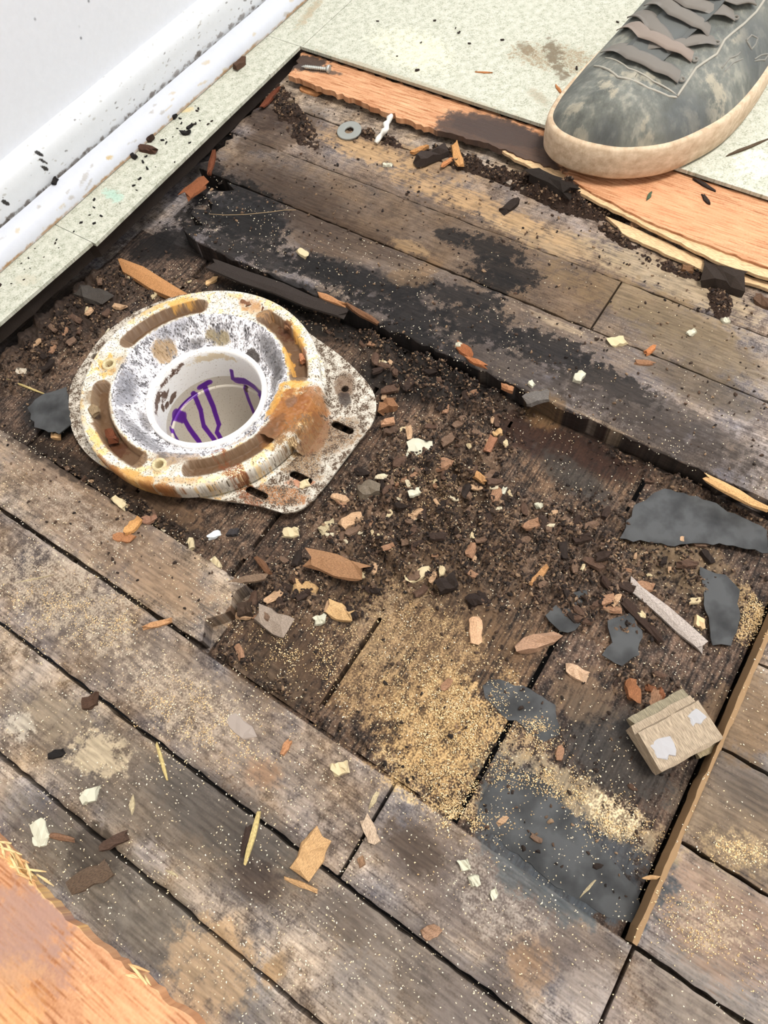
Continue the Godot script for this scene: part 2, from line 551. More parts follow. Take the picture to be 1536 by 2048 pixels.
	s.append(spot(Vector2(-0.257, -0.3445), Vector2(-0.2257, -0.3554), 0.01, Color8(112, 90, 66), 0.85, 0.5, 1.4))
	s.append(spot(Vector2(-0.1495, -0.3645), Vector2(-0.0861, -0.3632), 0.004, Color8(168, 146, 116), 0.8, 0.6, 1.6, 2))
	s.append(spot(Vector2(-0.4667, -0.4097), Vector2(-0.4284, -0.486), 0.024, Color8(74, 60, 48), 0.8, 0.5, 1.2))
	s.append(spot(Vector2(-0.495, -0.4612), Vector2(-0.4544, -0.4563), 0.02, Color8(56, 44, 36), 0.8, 0.5, 1.2))
	s.append(spot(Vector2(-0.4078, -0.4572), Vector2(-0.3038, -0.4664), 0.012, TN, 0.7, 0.6, 2.2))
	s.append(spot(Vector2(-0.3145, -0.4498), Vector2(-0.1283, -0.4426), 0.010, Color8(186, 156, 116), 0.6, 0.6, 2.2))
	s.append(spot(Vector2(-0.2371, -0.3585), Vector2(-0.23, -0.3781), 0.008, Color8(128, 102, 74), 0.7, 0.6, 2.0))
	# strips in front of the hole
	s.append(spot(Vector2(-0.4239, -0.0636), Vector2(-0.1962, -0.0435), 0.03, Color8(118, 98, 82), 0.7, 0.6, 1.0, 2))
	s.append(spot(Vector2(-0.3843, -0.0472), Vector2(-0.2782, -0.0512), 0.014, WG, 0.5, 0.6, 2.2, 1))
	s.append(spot(Vector2(-0.2761, -0.0438), Vector2(-0.1989, -0.0418), 0.016, Color8(140, 118, 98), 0.6, 0.6, 1.4, 2))
	s.append(spot(Vector2(-0.3491, 0.0047), Vector2(-0.0753, 0.0094), 0.026, Color8(132, 118, 104), 0.75, 0.6, 1.0, 2))
	s.append(spot(Vector2(-0.3548, -0.0005), Vector2(-0.2226, -0.0002), 0.024, Color8(198, 186, 166), 0.75, 0.6, 1.6, 1))
	s.append(spot(Vector2(-0.2242, 0.0121), Vector2(-0.1342, 0.0084), 0.02, Color8(206, 192, 170), 0.65, 0.6, 1.6, 1))
	s.append(spot(Vector2(-0.1469, 0.0164), Vector2(-0.0976, 0.0175), 0.016, Color8(176, 162, 148), 0.7, 0.7, 1.2))
	s.append(spot(Vector2(-0.1255, 0.0193), Vector2(-0.1008, 0.0132), 0.01, Color8(160, 118, 84), 0.6, 0.8, 1.2))
	s.append(spot(Vector2(-0.2816, 0.0664), Vector2(-0.0427, 0.055), 0.026, Color8(88, 80, 73), 0.8, 0.6, 1.0, 2))
	s.append(spot(Vector2(-0.2605, 0.0604), Vector2(-0.2133, 0.0552), 0.016, Color8(150, 136, 118), 0.7, 0.6, 1.6))
	s.append(spot(Vector2(-0.2191, 0.0623), Vector2(-0.1833, 0.0562), 0.014, Color8(196, 182, 156), 0.85, 0.5, 2.0))
	s.append(spot(Vector2(-0.2623, 0.0758), Vector2(-0.2449, 0.0752), 0.008, Color8(196, 190, 178), 0.75, 0.5, 2.0))
	s.append(spot(Vector2(-0.1706, 0.0481), Vector2(-0.0567, 0.0447), 0.02, Color8(70, 67, 65), 0.7, 0.6, 1.0))
	s.append(spot(Vector2(-0.0979, 0.063), Vector2(-0.0661, 0.0593), 0.012, Color8(58, 48, 43), 0.8, 0.6, 1.2))
	s.append(spot(Vector2(-0.0553, 0.0467), Vector2(0.0728, 0.0463), 0.024, Color8(98, 90, 85), 0.8, 0.6, 1.0, 2))
	s.append(spot(Vector2(-0.1476, 0.0865), Vector2(-0.1267, 0.0847), 0.012, Color8(166, 158, 156), 0.6, 0.6, 1.4, 2))
	s.append(spot(Vector2(-0.0219, 0.0755), Vector2(0.0091, 0.0674), 0.02, Color8(126, 120, 118), 0.6, 0.7, 1.4))
	s.append(spot(Vector2(-0.2351, 0.1089), Vector2(-0.0307, 0.1063), 0.022, Color8(92, 84, 73), 0.85, 0.6, 1.0, 2))
	s.append(spot(Vector2(-0.0966, 0.1068), Vector2(-0.0565, 0.1062), 0.026, Color8(176, 146, 112), 0.8, 0.7, 1.6))
	s.append(spot(Vector2(-0.1801, 0.1016), Vector2(-0.1503, 0.1), 0.016, Color8(58, 50, 42), 0.85, 0.5, 1.4))
	s.append(spot(Vector2(-0.0514, 0.0874), Vector2(-0.0445, 0.088), 0.01, Color8(150, 120, 84), 0.7, 0.8, 1.0))
	s.append(spot(Vector2(-0.0482, 0.0041), Vector2(0.1019, -0.0019), 0.026, Color8(98, 86, 78), 0.85, 0.6, 1.0, 2))
	s.append(spot(Vector2(-0.0366, -0.0034), Vector2(0.0059, 0.0038), 0.012, Color8(66, 54, 44), 0.8, 0.6, 1.4))
	s.append(spot(Vector2(0.0011, -0.0044), Vector2(0.0558, -0.0018), 0.018, Color8(200, 190, 174), 0.35, 0.5, 1.6, 1))
	s.append(spot(Vector2(0.0473, 0.0142), Vector2(0.0698, 0.0146), 0.016, Color8(150, 116, 84), 0.65, 0.8, 1.4))
	s.append(spot(Vector2(0.0738, 0.0119), Vector2(0.105, 0.0106), 0.016, Color8(150, 138, 128), 0.6, 0.7, 1.2))
	s.append(spot(Vector2(0.0235, 0.0528), Vector2(0.0591, 0.0461), 0.02, Color8(108, 100, 98), 0.7, 0.7, 1.2))
	# right of the saw cut
	s.append(spot(Vector2(0.1048, -0.0187), Vector2(0.1666, -0.0168), 0.03, Color8(132, 122, 110), 0.9, 0.6, 1.0, 2))
	s.append(spot(Vector2(0.095, -0.0599), Vector2(0.1597, -0.0526), 0.03, Color8(142, 116, 94), 0.9, 0.6, 1.0, 2))
	s.append(spot(Vector2(0.0931, -0.111), Vector2(0.1471, -0.0885), 0.03, Color8(128, 112, 92), 0.9, 0.6, 1.0, 2))
	s.append(spot(Vector2(0.0939, -0.1302), Vector2(0.1342, -0.1254), 0.02, Color8(96, 88, 80), 0.75, 0.6, 1.2))
	s.append(spot(Vector2(0.0863, -0.1645), Vector2(0.1238, -0.1555), 0.03, Color8(112, 90, 66), 0.9, 0.6, 1.2))
	s.append(spot(Vector2(0.1066, -0.0843), Vector2(0.139, -0.0941), 0.012, Color8(200, 176, 132), 0.5, 0.5, 1.6, 1))
	s.append(spot(Vector2(0.1064, -0.0457), Vector2(0.144, -0.0549), 0.012, Color8(200, 180, 144), 0.45, 0.5, 1.6, 1))
	# the older boards down in the hole
	s.append(spot(Vector2(-0.1213, -0.0614), Vector2(-0.0525, -0.1591), 0.07, Color8(98, 78, 58), 0.8, 0.7, 1.2, 3))
	s.append(spot(Vector2(-0.1273, -0.0929), Vector2(-0.0816, -0.0824), 0.02, Color8(132, 112, 90), 0.7, 0.7, 1.4))
	s.append(spot(Vector2(-0.0673, -0.0374), Vector2(-0.0283, -0.0901), 0.04, Color8(132, 106, 74), 0.8, 0.7, 1.4))
	s.append(spot(Vector2(-0.1779, -0.0497), Vector2(-0.1175, -0.034), 0.03, Color8(80, 64, 48), 0.8, 0.7, 1.2))
	s.append(spot(Vector2(-0.0506, -0.0797), Vector2(-0.0064, -0.0398), 0.045, Color8(214, 184, 132), 0.75, 0.4, 1.8, 1))
	s.append(spot(Vector2(-0.1086, -0.0655), Vector2(-0.0544, -0.1106), 0.05, Color8(180, 154, 116), 0.6, 0.4, 1.8, 1))
	s.append(spot(Vector2(-0.0009, -0.0595), Vector2(0.0982, -0.0448), 0.032, Color8(66, 70, 72), 0.95, 0.35, 1.3))
	s.append(spot(Vector2(0.0076, -0.0269), Vector2(0.0814, -0.0254), 0.018, Color8(74, 78, 79), 0.9, 0.4, 1.3))
	s.append(spot(Vector2(0.0204, -0.1068), Vector2(0.083, -0.1068), 0.03, Color8(56, 54, 50), 0.85, 0.5, 1.3))
	s.append(spot(Vector2(0.001, -0.0741), Vector2(0.0941, -0.0739), 0.012, Color8(176, 152, 114), 0.85, 0.6, 2.2))
	s.append(spot(Vector2(0.0522, -0.0743), Vector2(0.0809, -0.0774), 0.009, Color8(236, 214, 168), 0.9, 0.45, 1.8, 1))
	s.append(spot(Vector2(0.0033, -0.1208), Vector2(0.0427, -0.1278), 0.02, Color8(112, 90, 66), 0.7, 0.6, 1.4))
	s.append(spot(Vector2(-0.027, -0.1128), Vector2(0.0109, -0.0804), 0.012, Color8(168, 140, 100), 0.7, 0.5, 1.6, 1))
	s.append(spot(Vector2(0.0828, -0.2147), Vector2(0.0948, -0.2336), 0.02, Color8(220, 186, 128), 0.85, 0.4, 1.8, 1))
	s.append(spot(Vector2(-0.002, -0.2403), Vector2(0.0795, -0.232), 0.025, Color8(116, 98, 74), 0.75, 0.6, 1.6))
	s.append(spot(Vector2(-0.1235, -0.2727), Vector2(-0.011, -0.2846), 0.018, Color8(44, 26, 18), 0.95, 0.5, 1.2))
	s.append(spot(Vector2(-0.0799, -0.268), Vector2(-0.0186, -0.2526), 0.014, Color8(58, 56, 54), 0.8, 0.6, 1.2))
	s.append(spot(Vector2(-0.1055, -0.2935), Vector2(-0.0773, -0.2944), 0.012, Color8(118, 92, 62), 0.75, 0.6, 1.2))
	s.append(spot(Vector2(-0.1475, -0.1991), Vector2(-0.0847, -0.2176), 0.03, Color8(86, 68, 50), 0.7, 0.7, 1.4))
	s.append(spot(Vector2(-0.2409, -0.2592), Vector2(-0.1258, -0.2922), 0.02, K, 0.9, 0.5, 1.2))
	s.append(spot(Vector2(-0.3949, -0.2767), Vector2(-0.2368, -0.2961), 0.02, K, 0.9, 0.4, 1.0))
	s.append(spot(Vector2(-0.5111, -0.1295), Vector2(-0.4661, -0.2443), 0.04, Color8(50, 39, 32), 0.85, 0.6, 1.2))
	s.append(spot(Vector2(-0.4494, -0.106), Vector2(-0.3994, -0.1019), 0.02, Color8(34, 33, 32), 0.9, 0.4, 1.2))
	s.append(spot(Vector2(-0.4492, -0.0729), Vector2(-0.2404, -0.0834), 0.012, Color8(40, 32, 26), 0.85, 0.5, 1.2))
	s.append(spot(Vector2(-0.343, -0.0884), Vector2(-0.2479, -0.0924), 0.01, Color8(112, 88, 66), 0.8, 0.6, 1.4))
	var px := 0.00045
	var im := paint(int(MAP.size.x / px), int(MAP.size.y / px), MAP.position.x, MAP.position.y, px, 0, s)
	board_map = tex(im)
	var h := Image.create_from_data(NS, NS, false, Image.FORMAT_L8, grain_bytes)
	var h2 := Image.create_from_data(NS, NS, false, Image.FORMAT_L8, fine_bytes)
	var d := h.get_data()
	for i in d.size():
		d[i] = (d[i] + fine_bytes[i]) >> 1
	board_relief = tex(Image.create_from_data(NS, NS, false, Image.FORMAT_L8, d))

# ---------------------------------------------------------------- dirt beds
func heap_height(list: Array, x: float, z: float) -> float:
	var y := -1.0
	var q := 0.0
	for s in list:
		var p: Vector2 = s[0]
		var du := x - p.x
		var dv := z - p.y
		var a: float = (du * s[3] + dv * s[4]) / s[1]
		var b: float = (dv * s[3] - du * s[4]) / s[2]
		var d := a * a + b * b
		if d < 1.6:
			q += s[5] * maxf(0.0, 1.0 - d / 1.6)
	if q > 0.0:
		if near_flange(x, z):
			q = minf(q, 0.0022)
		y = q * (0.75 + 1.1 * relief.get_noise_2d(x * 1.6, z * 1.6)) + 0.0034 * relief_fine.get_noise_2d(x, z) * minf(1.0, q * 400.0) - 0.0016
	return y

func heap(a: Vector2, b: Vector2, half_width: float, height: float) -> Array:
	var t := (b - a).angle()
	return [(a + b) / 2, (b - a).length() / 2 + half_width * 0.4, half_width, cos(t), sin(t), height]

func in_pit(x: float, z: float) -> bool:
	return z > -0.293 and z < -0.024 and x > -0.5 and x < 0.096 and not (x < -0.193 and z > -0.0735)

func ground(x: float, z: float) -> float:
	if in_pit(x, z):
		return -0.018 + maxf(0.0, heap_height(pit_heaps, x, z))
	if x < -0.489 or z < -0.546:
		return 0.018
	return maxf(0.0, heap_height(heaps, x, z))

func bed_mesh(list: Array, box: Rect2, cell: float, base: float, pit: bool) -> ArrayMesh:
	var st := SurfaceTool.new()
	st.begin(Mesh.PRIMITIVE_TRIANGLES)
	var nx := int(box.size.x / cell)
	var nz := int(box.size.y / cell)
	var ids := PackedInt32Array()
	ids.resize((nx + 1) * (nz + 1))
	var hs := PackedFloat32Array()
	hs.resize(ids.size())
	var count := 0
	for j in nz + 1:
		for i in nx + 1:
			var x := box.position.x + i * cell
			var z := box.position.y + j * cell
			var h := heap_height(list, x, z)
			if pit and (not in_pit(x, z) or Vector2(x, z).distance_to(FC) < 0.08):
				h = -1.0
			hs[j * (nx + 1) + i] = h
			ids[j * (nx + 1) + i] = -1
	for j in nz:
		for i in nx:
			var k := j * (nx + 1) + i
			var c := [k, k + 1, k + nx + 2, k + nx + 1]
			var up := 0
			var ok := true
			for q: int in c:
				up += 1 if hs[q] > 0.0 else 0
				ok = ok and hs[q] > -0.5
			if up == 0 or not ok:
				continue
			for q: int in c:
				if ids[q] < 0:
					ids[q] = count
					count += 1
					var p := Vector2(box.position.x + (q % (nx + 1)) * cell, box.position.y + (q / (nx + 1)) * cell)
					st.set_uv((p - MAP.position) / MAP.size)
					st.set_uv2(p * 6.0)
					st.add_vertex(Vector3(p.x, base + maxf(hs[q], -0.0006), p.y))
			for q: int in [0, 1, 2, 0, 2, 3]:
				st.add_index(ids[c[q]])
	st.generate_normals()
	return st.commit()

# ---------------------------------------------------------------- boards
# A strip of flooring: lies from x0 to x1 and z0 to z1, worn edges; tear is how far its two ends are broken.
func strip_mesh(x0: float, x1: float, z0: float, z1: float, top: float, thick: float, s: int, tear0 := 0.0, tear1 := 0.0, edge := 0.0006, along_z := false) -> ArrayMesh:
	var n := fnl(s, 24.0, 3)
	var n2 := fnl(s + 50, 130.0, 3)
	var us := [x0, x0 + 0.0012]
	var k := maxi(2, int((x1 - x0) / 0.006))
	for i in range(1, k):
		us.append(x0 + (x1 - x0) * i / k)
	us.append_array([x1 - 0.0012, x1])
	var vs := [z0, z0 + 0.0012]
	k = maxi(2, int((z1 - z0) / 0.006))
	for i in range(1, k):
		vs.append(z0 + (z1 - z0) * i / k)
	vs.append_array([z1 - 0.0012, z1])
	var nu := us.size()
	var nv := vs.size()
	var grid := PackedVector3Array()
	for j in nv:
		for i in nu:
			var x: float = us[i]
			var z: float = vs[j]
			var fx := (x - x0) / (x1 - x0)
			var fz := (z - z0) / (z1 - z0)
			var y := top + 0.0005 * n.get_noise_2d(x, z * 2.0) + 0.00025 * n2.get_noise_2d(x, z)
			var rim := 1.0 if i == 0 or j == 0 or i == nu - 1 or j == nv - 1 else 0.0
			y -= rim * 0.0009
			var e := minf(edge, 0.0006) * (n2.get_noise_2d(x * 2.0, 7.0) * 1.6 + n.get_noise_2d(x * 3.0, 3.0))
			var e2 := edge * (n2.get_noise_2d(x * 2.0, 19.0) * 1.6 + n.get_noise_2d(x * 3.0, 31.0))
			var z_new := z + e * (1.0 - fz) + e2 * fz
			var t := tear0 * (0.5 + 0.9 * n.get_noise_2d(2.0, z * 2.0) + 0.9 * n2.get_noise_2d(4.0, z * 2.0)) * maxf(0.0, 1.0 - fx * 4.0) - tear1 * (0.5 + 0.9 * n.get_noise_2d(9.0, z * 2.0) + 0.9 * n2.get_noise_2d(14.0, z * 2.0)) * maxf(0.0, 1.0 - (1.0 - fx) * 4.0)
			grid.append(Vector3(x + t, y, z_new))
	var st := SurfaceTool.new()
	st.begin(Mesh.PRIMITIVE_TRIANGLES)
	var put := func(p: Vector3, side: float):
		st.set_uv((Vector2(p.x, p.z) - MAP.position) / MAP.size)
		st.set_uv2((Vector2(p.z, p.x + side) if along_z else Vector2(p.x, p.z + side)) * 6.0 + Vector2(s * 0.37, s * 0.71))
		st.add_vertex(p)
	st.set_smooth_group(0)
	for j in nv - 1:
		for i in nu - 1:
			var a := grid[j * nu + i]
			var b := grid[j * nu + i + 1]
			var c := grid[(j + 1) * nu + i + 1]
			var d := grid[(j + 1) * nu + i]
			if along_z and Vector2((a.x + c.x) / 2, (a.z + c.z) / 2).distance_to(FC) < 0.0485:
				continue  # sawn out round the drain
			for p: Vector3 in [a, b, c, a, c, d]:
				put.call(p, 0.0)
	st.set_smooth_group(-1)
	var ring := []
	for i in nu - 1:
		ring.append(grid[i])
	for j in nv - 1:
		ring.append(grid[j * nu + nu - 1])
	for i in range(nu - 1, 0, -1):
		ring.append(grid[(nv - 1) * nu + i])
	for j in range(nv - 1, 0, -1):
		ring.append(grid[j * nu])
	for i in ring.size():
		var a: Vector3 = ring[i]
		var b: Vector3 = ring[(i + 1) % ring.size()]
		var a2 := Vector3(a.x, top - thick, a.z)
		var b2 := Vector3(b.x, top - thick, b.z)
		if along_z and Vector2(a.x, a.z).distance_to(FC) < 0.05:
			continue
		for p: Vector3 in [a, b2, b, a, a2, b2]:
			put.call(p, p.y)
	var y0 := top - thick
	if along_z:
		st.generate_normals()
		return st.commit()
	for p: Vector3 in [Vector3(x0, y0, z0), Vector3(x1, y0, z1), Vector3(x1, y0, z0), Vector3(x0, y0, z0), Vector3(x0, y0, z1), Vector3(x1, y0, z1)]:
		put.call(p, 0.0)
	st.generate_normals()
	return st.commit()

# ---------------------------------------------------------------- the place
func light_and_camera() -> void:
	var cam := Camera3D.new()
	cam.name = "camera"
	cam.position = Vector3(0, 0.42, 0)
	cam.rotation = Vector3(-1.0965079543, 0.7271908989, -0.1678292021)
	cam.fov = 72.3513
	cam.near = 0.02
	cam.far = 30.0
	add_child(cam)
	cam.current = true
	var sky := ProceduralSkyMaterial.new()
	sky.sky_top_color = Color(0.80, 0.86, 0.95)
	sky.sky_horizon_color = Color(0.97, 0.97, 0.96)
	sky.ground_bottom_color = Color(0.5, 0.48, 0.45)
	sky.ground_horizon_color = Color(0.85, 0.84, 0.82)
	sky.sky_energy_multiplier = 1.0
	var env := Environment.new()
	env.background_mode = Environment.BG_SKY
	env.sky = Sky.new()
	env.sky.sky_material = sky
	env.background_energy_multiplier = 7.0
	env.tonemap_mode = Environment.TONE_MAPPER_LINEAR
	env.tonemap_exposure = 1.14
	env.sdfgi_enabled = true
	env.ssao_enabled = true
	env.ssil_enabled = true
	var we := WorldEnvironment.new()
	we.name = "environment"
	we.environment = env
	add_child(we)

func added_ceiling_lamp() -> void:
	# added light source, out of view: a flat panel under the ceiling
	var t := thing("added_ceiling_lamp", "unseen square ceiling panel added to light the torn up floor", "lamp", Vector3(0.42, 2.2, -0.5))
	obj("housing", box_mesh(Vector3(-0.34, 0, -0.34), Vector3(0.34, 0.03, 0.34)), std(Color(0.9, 0.9, 0.9)), t)
	var glow := std(Color(1, 1, 1))
	glow.emission_enabled = true
	glow.emission = Color(1.0, 0.982, 0.962)
	glow.emission_energy_multiplier = 2.0
	obj("diffuser", box_mesh(Vector3(-0.3, -0.012, -0.3), Vector3(0.3, 0.0, 0.3)), glow, t)
	var l := AreaLight3D.new()
	l.name = "added_lamp_light"
	l.area_size = Vector2(0.6, 0.6)
	l.light_color = Color(1.0, 0.982, 0.962)
	l.light_energy = 5.0
	l.shadow_enabled = true
	l.position = Vector3(0, -0.02, 0)
	l.rotation.x = -PI / 2
	t.add_child(l)

func room_shell() -> void:
	var paint_mat := std(Color8(224, 226, 228), 0.55)
	var left := struct_node("wall_left", "pale grey painted wall rising above the white baseboard", "wall")
	var wall := std(Color.WHITE, 0.4)
	var scuffs := []
	var dark := Color8(38, 40, 44)
	# scuffs given as (height, place along the wall)
	for q: Array in [[0.141, -0.405, 0.004], [0.136, -0.402, 0.002], [0.118, -0.383, 0.0015], [0.126, -0.391, 0.0012], [0.112, -0.372, 0.0016], [0.107, -0.366, 0.0012], [0.13, -0.33, 0.001], [0.12, -0.42, 0.001], [0.155, -0.49, 0.0016], [0.10, -0.362, 0.0022]]:
		scuffs.append([Vector2(q[1], q[0]), 0.0006 + q[2] * 0.6, 0.0006, 1.2, dark, 0.8, 0.4, 2.0, 0])
	wall.albedo_texture = tex(paint(480, 480, -0.75, 0.0, 0.0015, 3, scuffs))
	var st := SurfaceTool.new()
	st.begin(Mesh.PRIMITIVE_TRIANGLES)
	st.set_smooth_group(-1)
	for p: Vector3 in [Vector3(0, 0, -0.75), Vector3(0, 0.72, -0.03), Vector3(0, 0, -0.03), Vector3(0, 0, -0.75), Vector3(0, 0.72, -0.75), Vector3(0, 0.72, -0.03)]:
		st.set_uv(Vector2((p.z + 0.75) / 0.72, p.y / 0.72))
		st.add_vertex(Vector3(-0.566, p.y, p.z))
	st.generate_normals()
	obj("painted_face", st.commit(), wall, left)
	var rest := SurfaceTool.new()
	rest.begin(Mesh.PRIMITIVE_TRIANGLES)
	rest.set_smooth_group(-1)
	bar(rest, Vector3(-0.68, -0.06, -1.75), Vector3(-0.5662, 2.3, 1.35))
	rest.generate_normals()
	obj("wall_body", rest.commit(), paint_mat, left)
	# the rest of the room
	var back := struct_node("wall_back", "pale painted wall with a window, far side of the room", "wall")
	for b: Array in [[Vector3(-0.68, -0.06, -1.86), Vector3(0.0, 2.3, -1.75)], [Vector3(1.1, -0.06, -1.86), Vector3(1.7, 2.3, -1.75)], [Vector3(0.0, -0.06, -1.86), Vector3(1.1, 0.8, -1.75)], [Vector3(0.0, 2.0, -1.86), Vector3(1.1, 2.3, -1.75)]]:
		obj("wall_panel", box_mesh(b[0], b[1]), paint_mat, back)
	var right := struct_node("wall_right", "pale painted wall on the right side of the room", "wall")
	obj("wall_panel", box_mesh(Vector3(1.6, -0.06, -1.75), Vector3(1.7, 2.3, 1.35)), paint_mat, right)
	var front := struct_node("wall_front", "pale painted wall behind the viewer", "wall")
	obj("wall_panel", box_mesh(Vector3(-0.68, -0.06, 1.35), Vector3(1.7, 2.3, 1.45)), paint_mat, front)
	var top := struct_node("ceiling", "white painted ceiling", "ceiling")
	obj("ceiling_board", box_mesh(Vector3(-0.68, 2.3, -1.86), Vector3(1.7, 2.4, 1.45)), paint_mat, top)
	var win := struct_node("window_1", "white framed window in the far wall", "window")
	for b: Array in [[Vector3(0, 0.8, -1.84), Vector3(0.05, 2.0, -1.77)], [Vector3(1.05, 0.8, -1.84), Vector3(1.1, 2.0, -1.77)], [Vector3(0.05, 0.8, -1.84), Vector3(1.05, 0.85, -1.77)], [Vector3(0.05, 1.95, -1.84), Vector3(1.05, 2.0, -1.77)]]:
		obj("window_frame", box_mesh(b[0], b[1]), std(Color(0.93, 0.93, 0.92), 0.4), win)

	# skirting: a flat board leaning its rounded top against the wall, and a quarter round at its foot
	var skirting := std(Color(0.96, 0.96, 0.95), 0.5)
	var s := []
	var r := RandomNumberGenerator.new()
	r.seed = 5
	for i in 420:
		var k := Color8(150, 146, 138) if r.randf() < 0.8 else Color8(50, 45, 40)
		s.append([Vector2(r.randf_range(-0.75, 0.1), 0.02 + absf(r.randfn(0, 0.02))), r.randf_range(0.0005, 0.0022), r.randf_range(0.0003, 0.0008), r.randf_range(-0.6, 0.6), k, 0.55, 0.6, 2.4, 0])
	for q: Vector2 in [Vector2(-0.268, 0.031), Vector2(-0.27, 0.036), Vector2(-0.271, 0.042), Vector2(-0.222, 0.03)]:
		s.append([q, 0.004, 0.0016, 1.0, Color8(22, 19, 17), 1.0, 0.3, 2.0, 0])
	var base := struct_node("baseboard_left", "white painted baseboard with a rounded top along the wall, spattered with dirt", "baseboard")
	obj("board", profile_run([Vector2(-0.5515, 0.016), Vector2(-0.5515, 0.05), Vector2(-0.5525, 0.056), Vector2(-0.555, 0.061), Vector2(-0.56, 0.064), Vector2(-0.566, 0.065)], -1.75, 1.35), skirting, base)
	for i in 120:
		s.append([Vector2(-0.9 + i * 0.0085, 0.0175 + 0.002 * sin(i * 3.1)), 0.006, 0.0022, 0.0, Color8(70, 60, 52), 0.35 + 0.5 * r.randf(), 0.8, 2.4, 0])
	skirting.albedo_texture = tex(paint(2000, 191, -0.95, 0.0, 0.000575, 3, s))
	var quarter := struct_node("trim_1", "white quarter round trim along the foot of the baseboard, rust coloured at the floor", "trim")
	var s2 := []
	for i in 70:
		var chips := r.randf() < 0.5
		s2.append([Vector2(r.randf_range(-0.8, 0.1), r.randf_range(0.0, 0.02)), r.randf_range(0.002, 0.008), r.randf_range(0.0006, 0.002), r.randf_range(-0.3, 0.3), Color8(168, 160, 148) if chips else Color8(196, 176, 140), 0.7, 0.6, 2.6, 0])
	for i in 30:
		s2.append([Vector2(-0.8 + i * 0.03, 0.0), 0.025, 0.0025, 0.0, Color8(158, 118, 74), r.randf_range(0.4, 0.95), 0.7, 1.6, 0])
	s2.append([Vector2(-0.32, 0.011), 0.004, 0.002, 0.4, Color8(196, 164, 104), 0.9, 0.5, 2.0, 0])
	var q_mat := std(Color(0.9, 0.9, 0.91), 0.38)
	q_mat.albedo_texture = tex(paint(1150, 40, -0.95, 0.0, 0.001, 3, s2))
	var pts := []
	for i in 9:
		var a := PI / 2 * i / 8
		pts.append(Vector2(-0.5487 + 0.0177 * cos(a), 0.0185 + 0.016 * sin(a)))
	obj("quarter_round", profile_run(pts, -1.75, 1.35), q_mat, quarter)

# an open profile of (x, y) drawn along the wall; UV: place along, distance round the profile
func profile_run(p: Array, z0: float, z1: float) -> ArrayMesh:
	var st := SurfaceTool.new()
	st.begin(Mesh.PRIMITIVE_TRIANGLES)
	st.set_smooth_group(0)
	var n := 90
	var wob := fnl(91, 9.0, 2)
	var v := 0.0
	var high: float = 0.11 if p.size() < 8 else 0.04
	for i in p.size() - 1:
		var a: Vector2 = p[i]
		var b: Vector2 = p[i + 1]
		var v2 := v + (b - a).length()
		for k in n:
			var za := lerpf(z0, z1, float(k) / n)
			var zb := lerpf(z0, z1, float(k + 1) / n)
			var wa := wob.get_noise_1d(za) * 0.0007
			var wb := wob.get_noise_1d(zb) * 0.0007
			for q: Array in [[a, za, v, wa], [b, zb, v2, wb], [b, za, v2, wa], [a, za, v, wa], [a, zb, v, wb], [b, zb, v2, wb]]:
				st.set_uv(Vector2((q[1] + 0.95) / 1.15, q[2] / high))
				st.add_vertex(Vector3(q[0].x + q[3], q[0].y, q[1]))
		v = v2
	st.generate_normals()
	return st.commit()

func ply_mat() -> StandardMaterial3D:
	return mats["ply"]

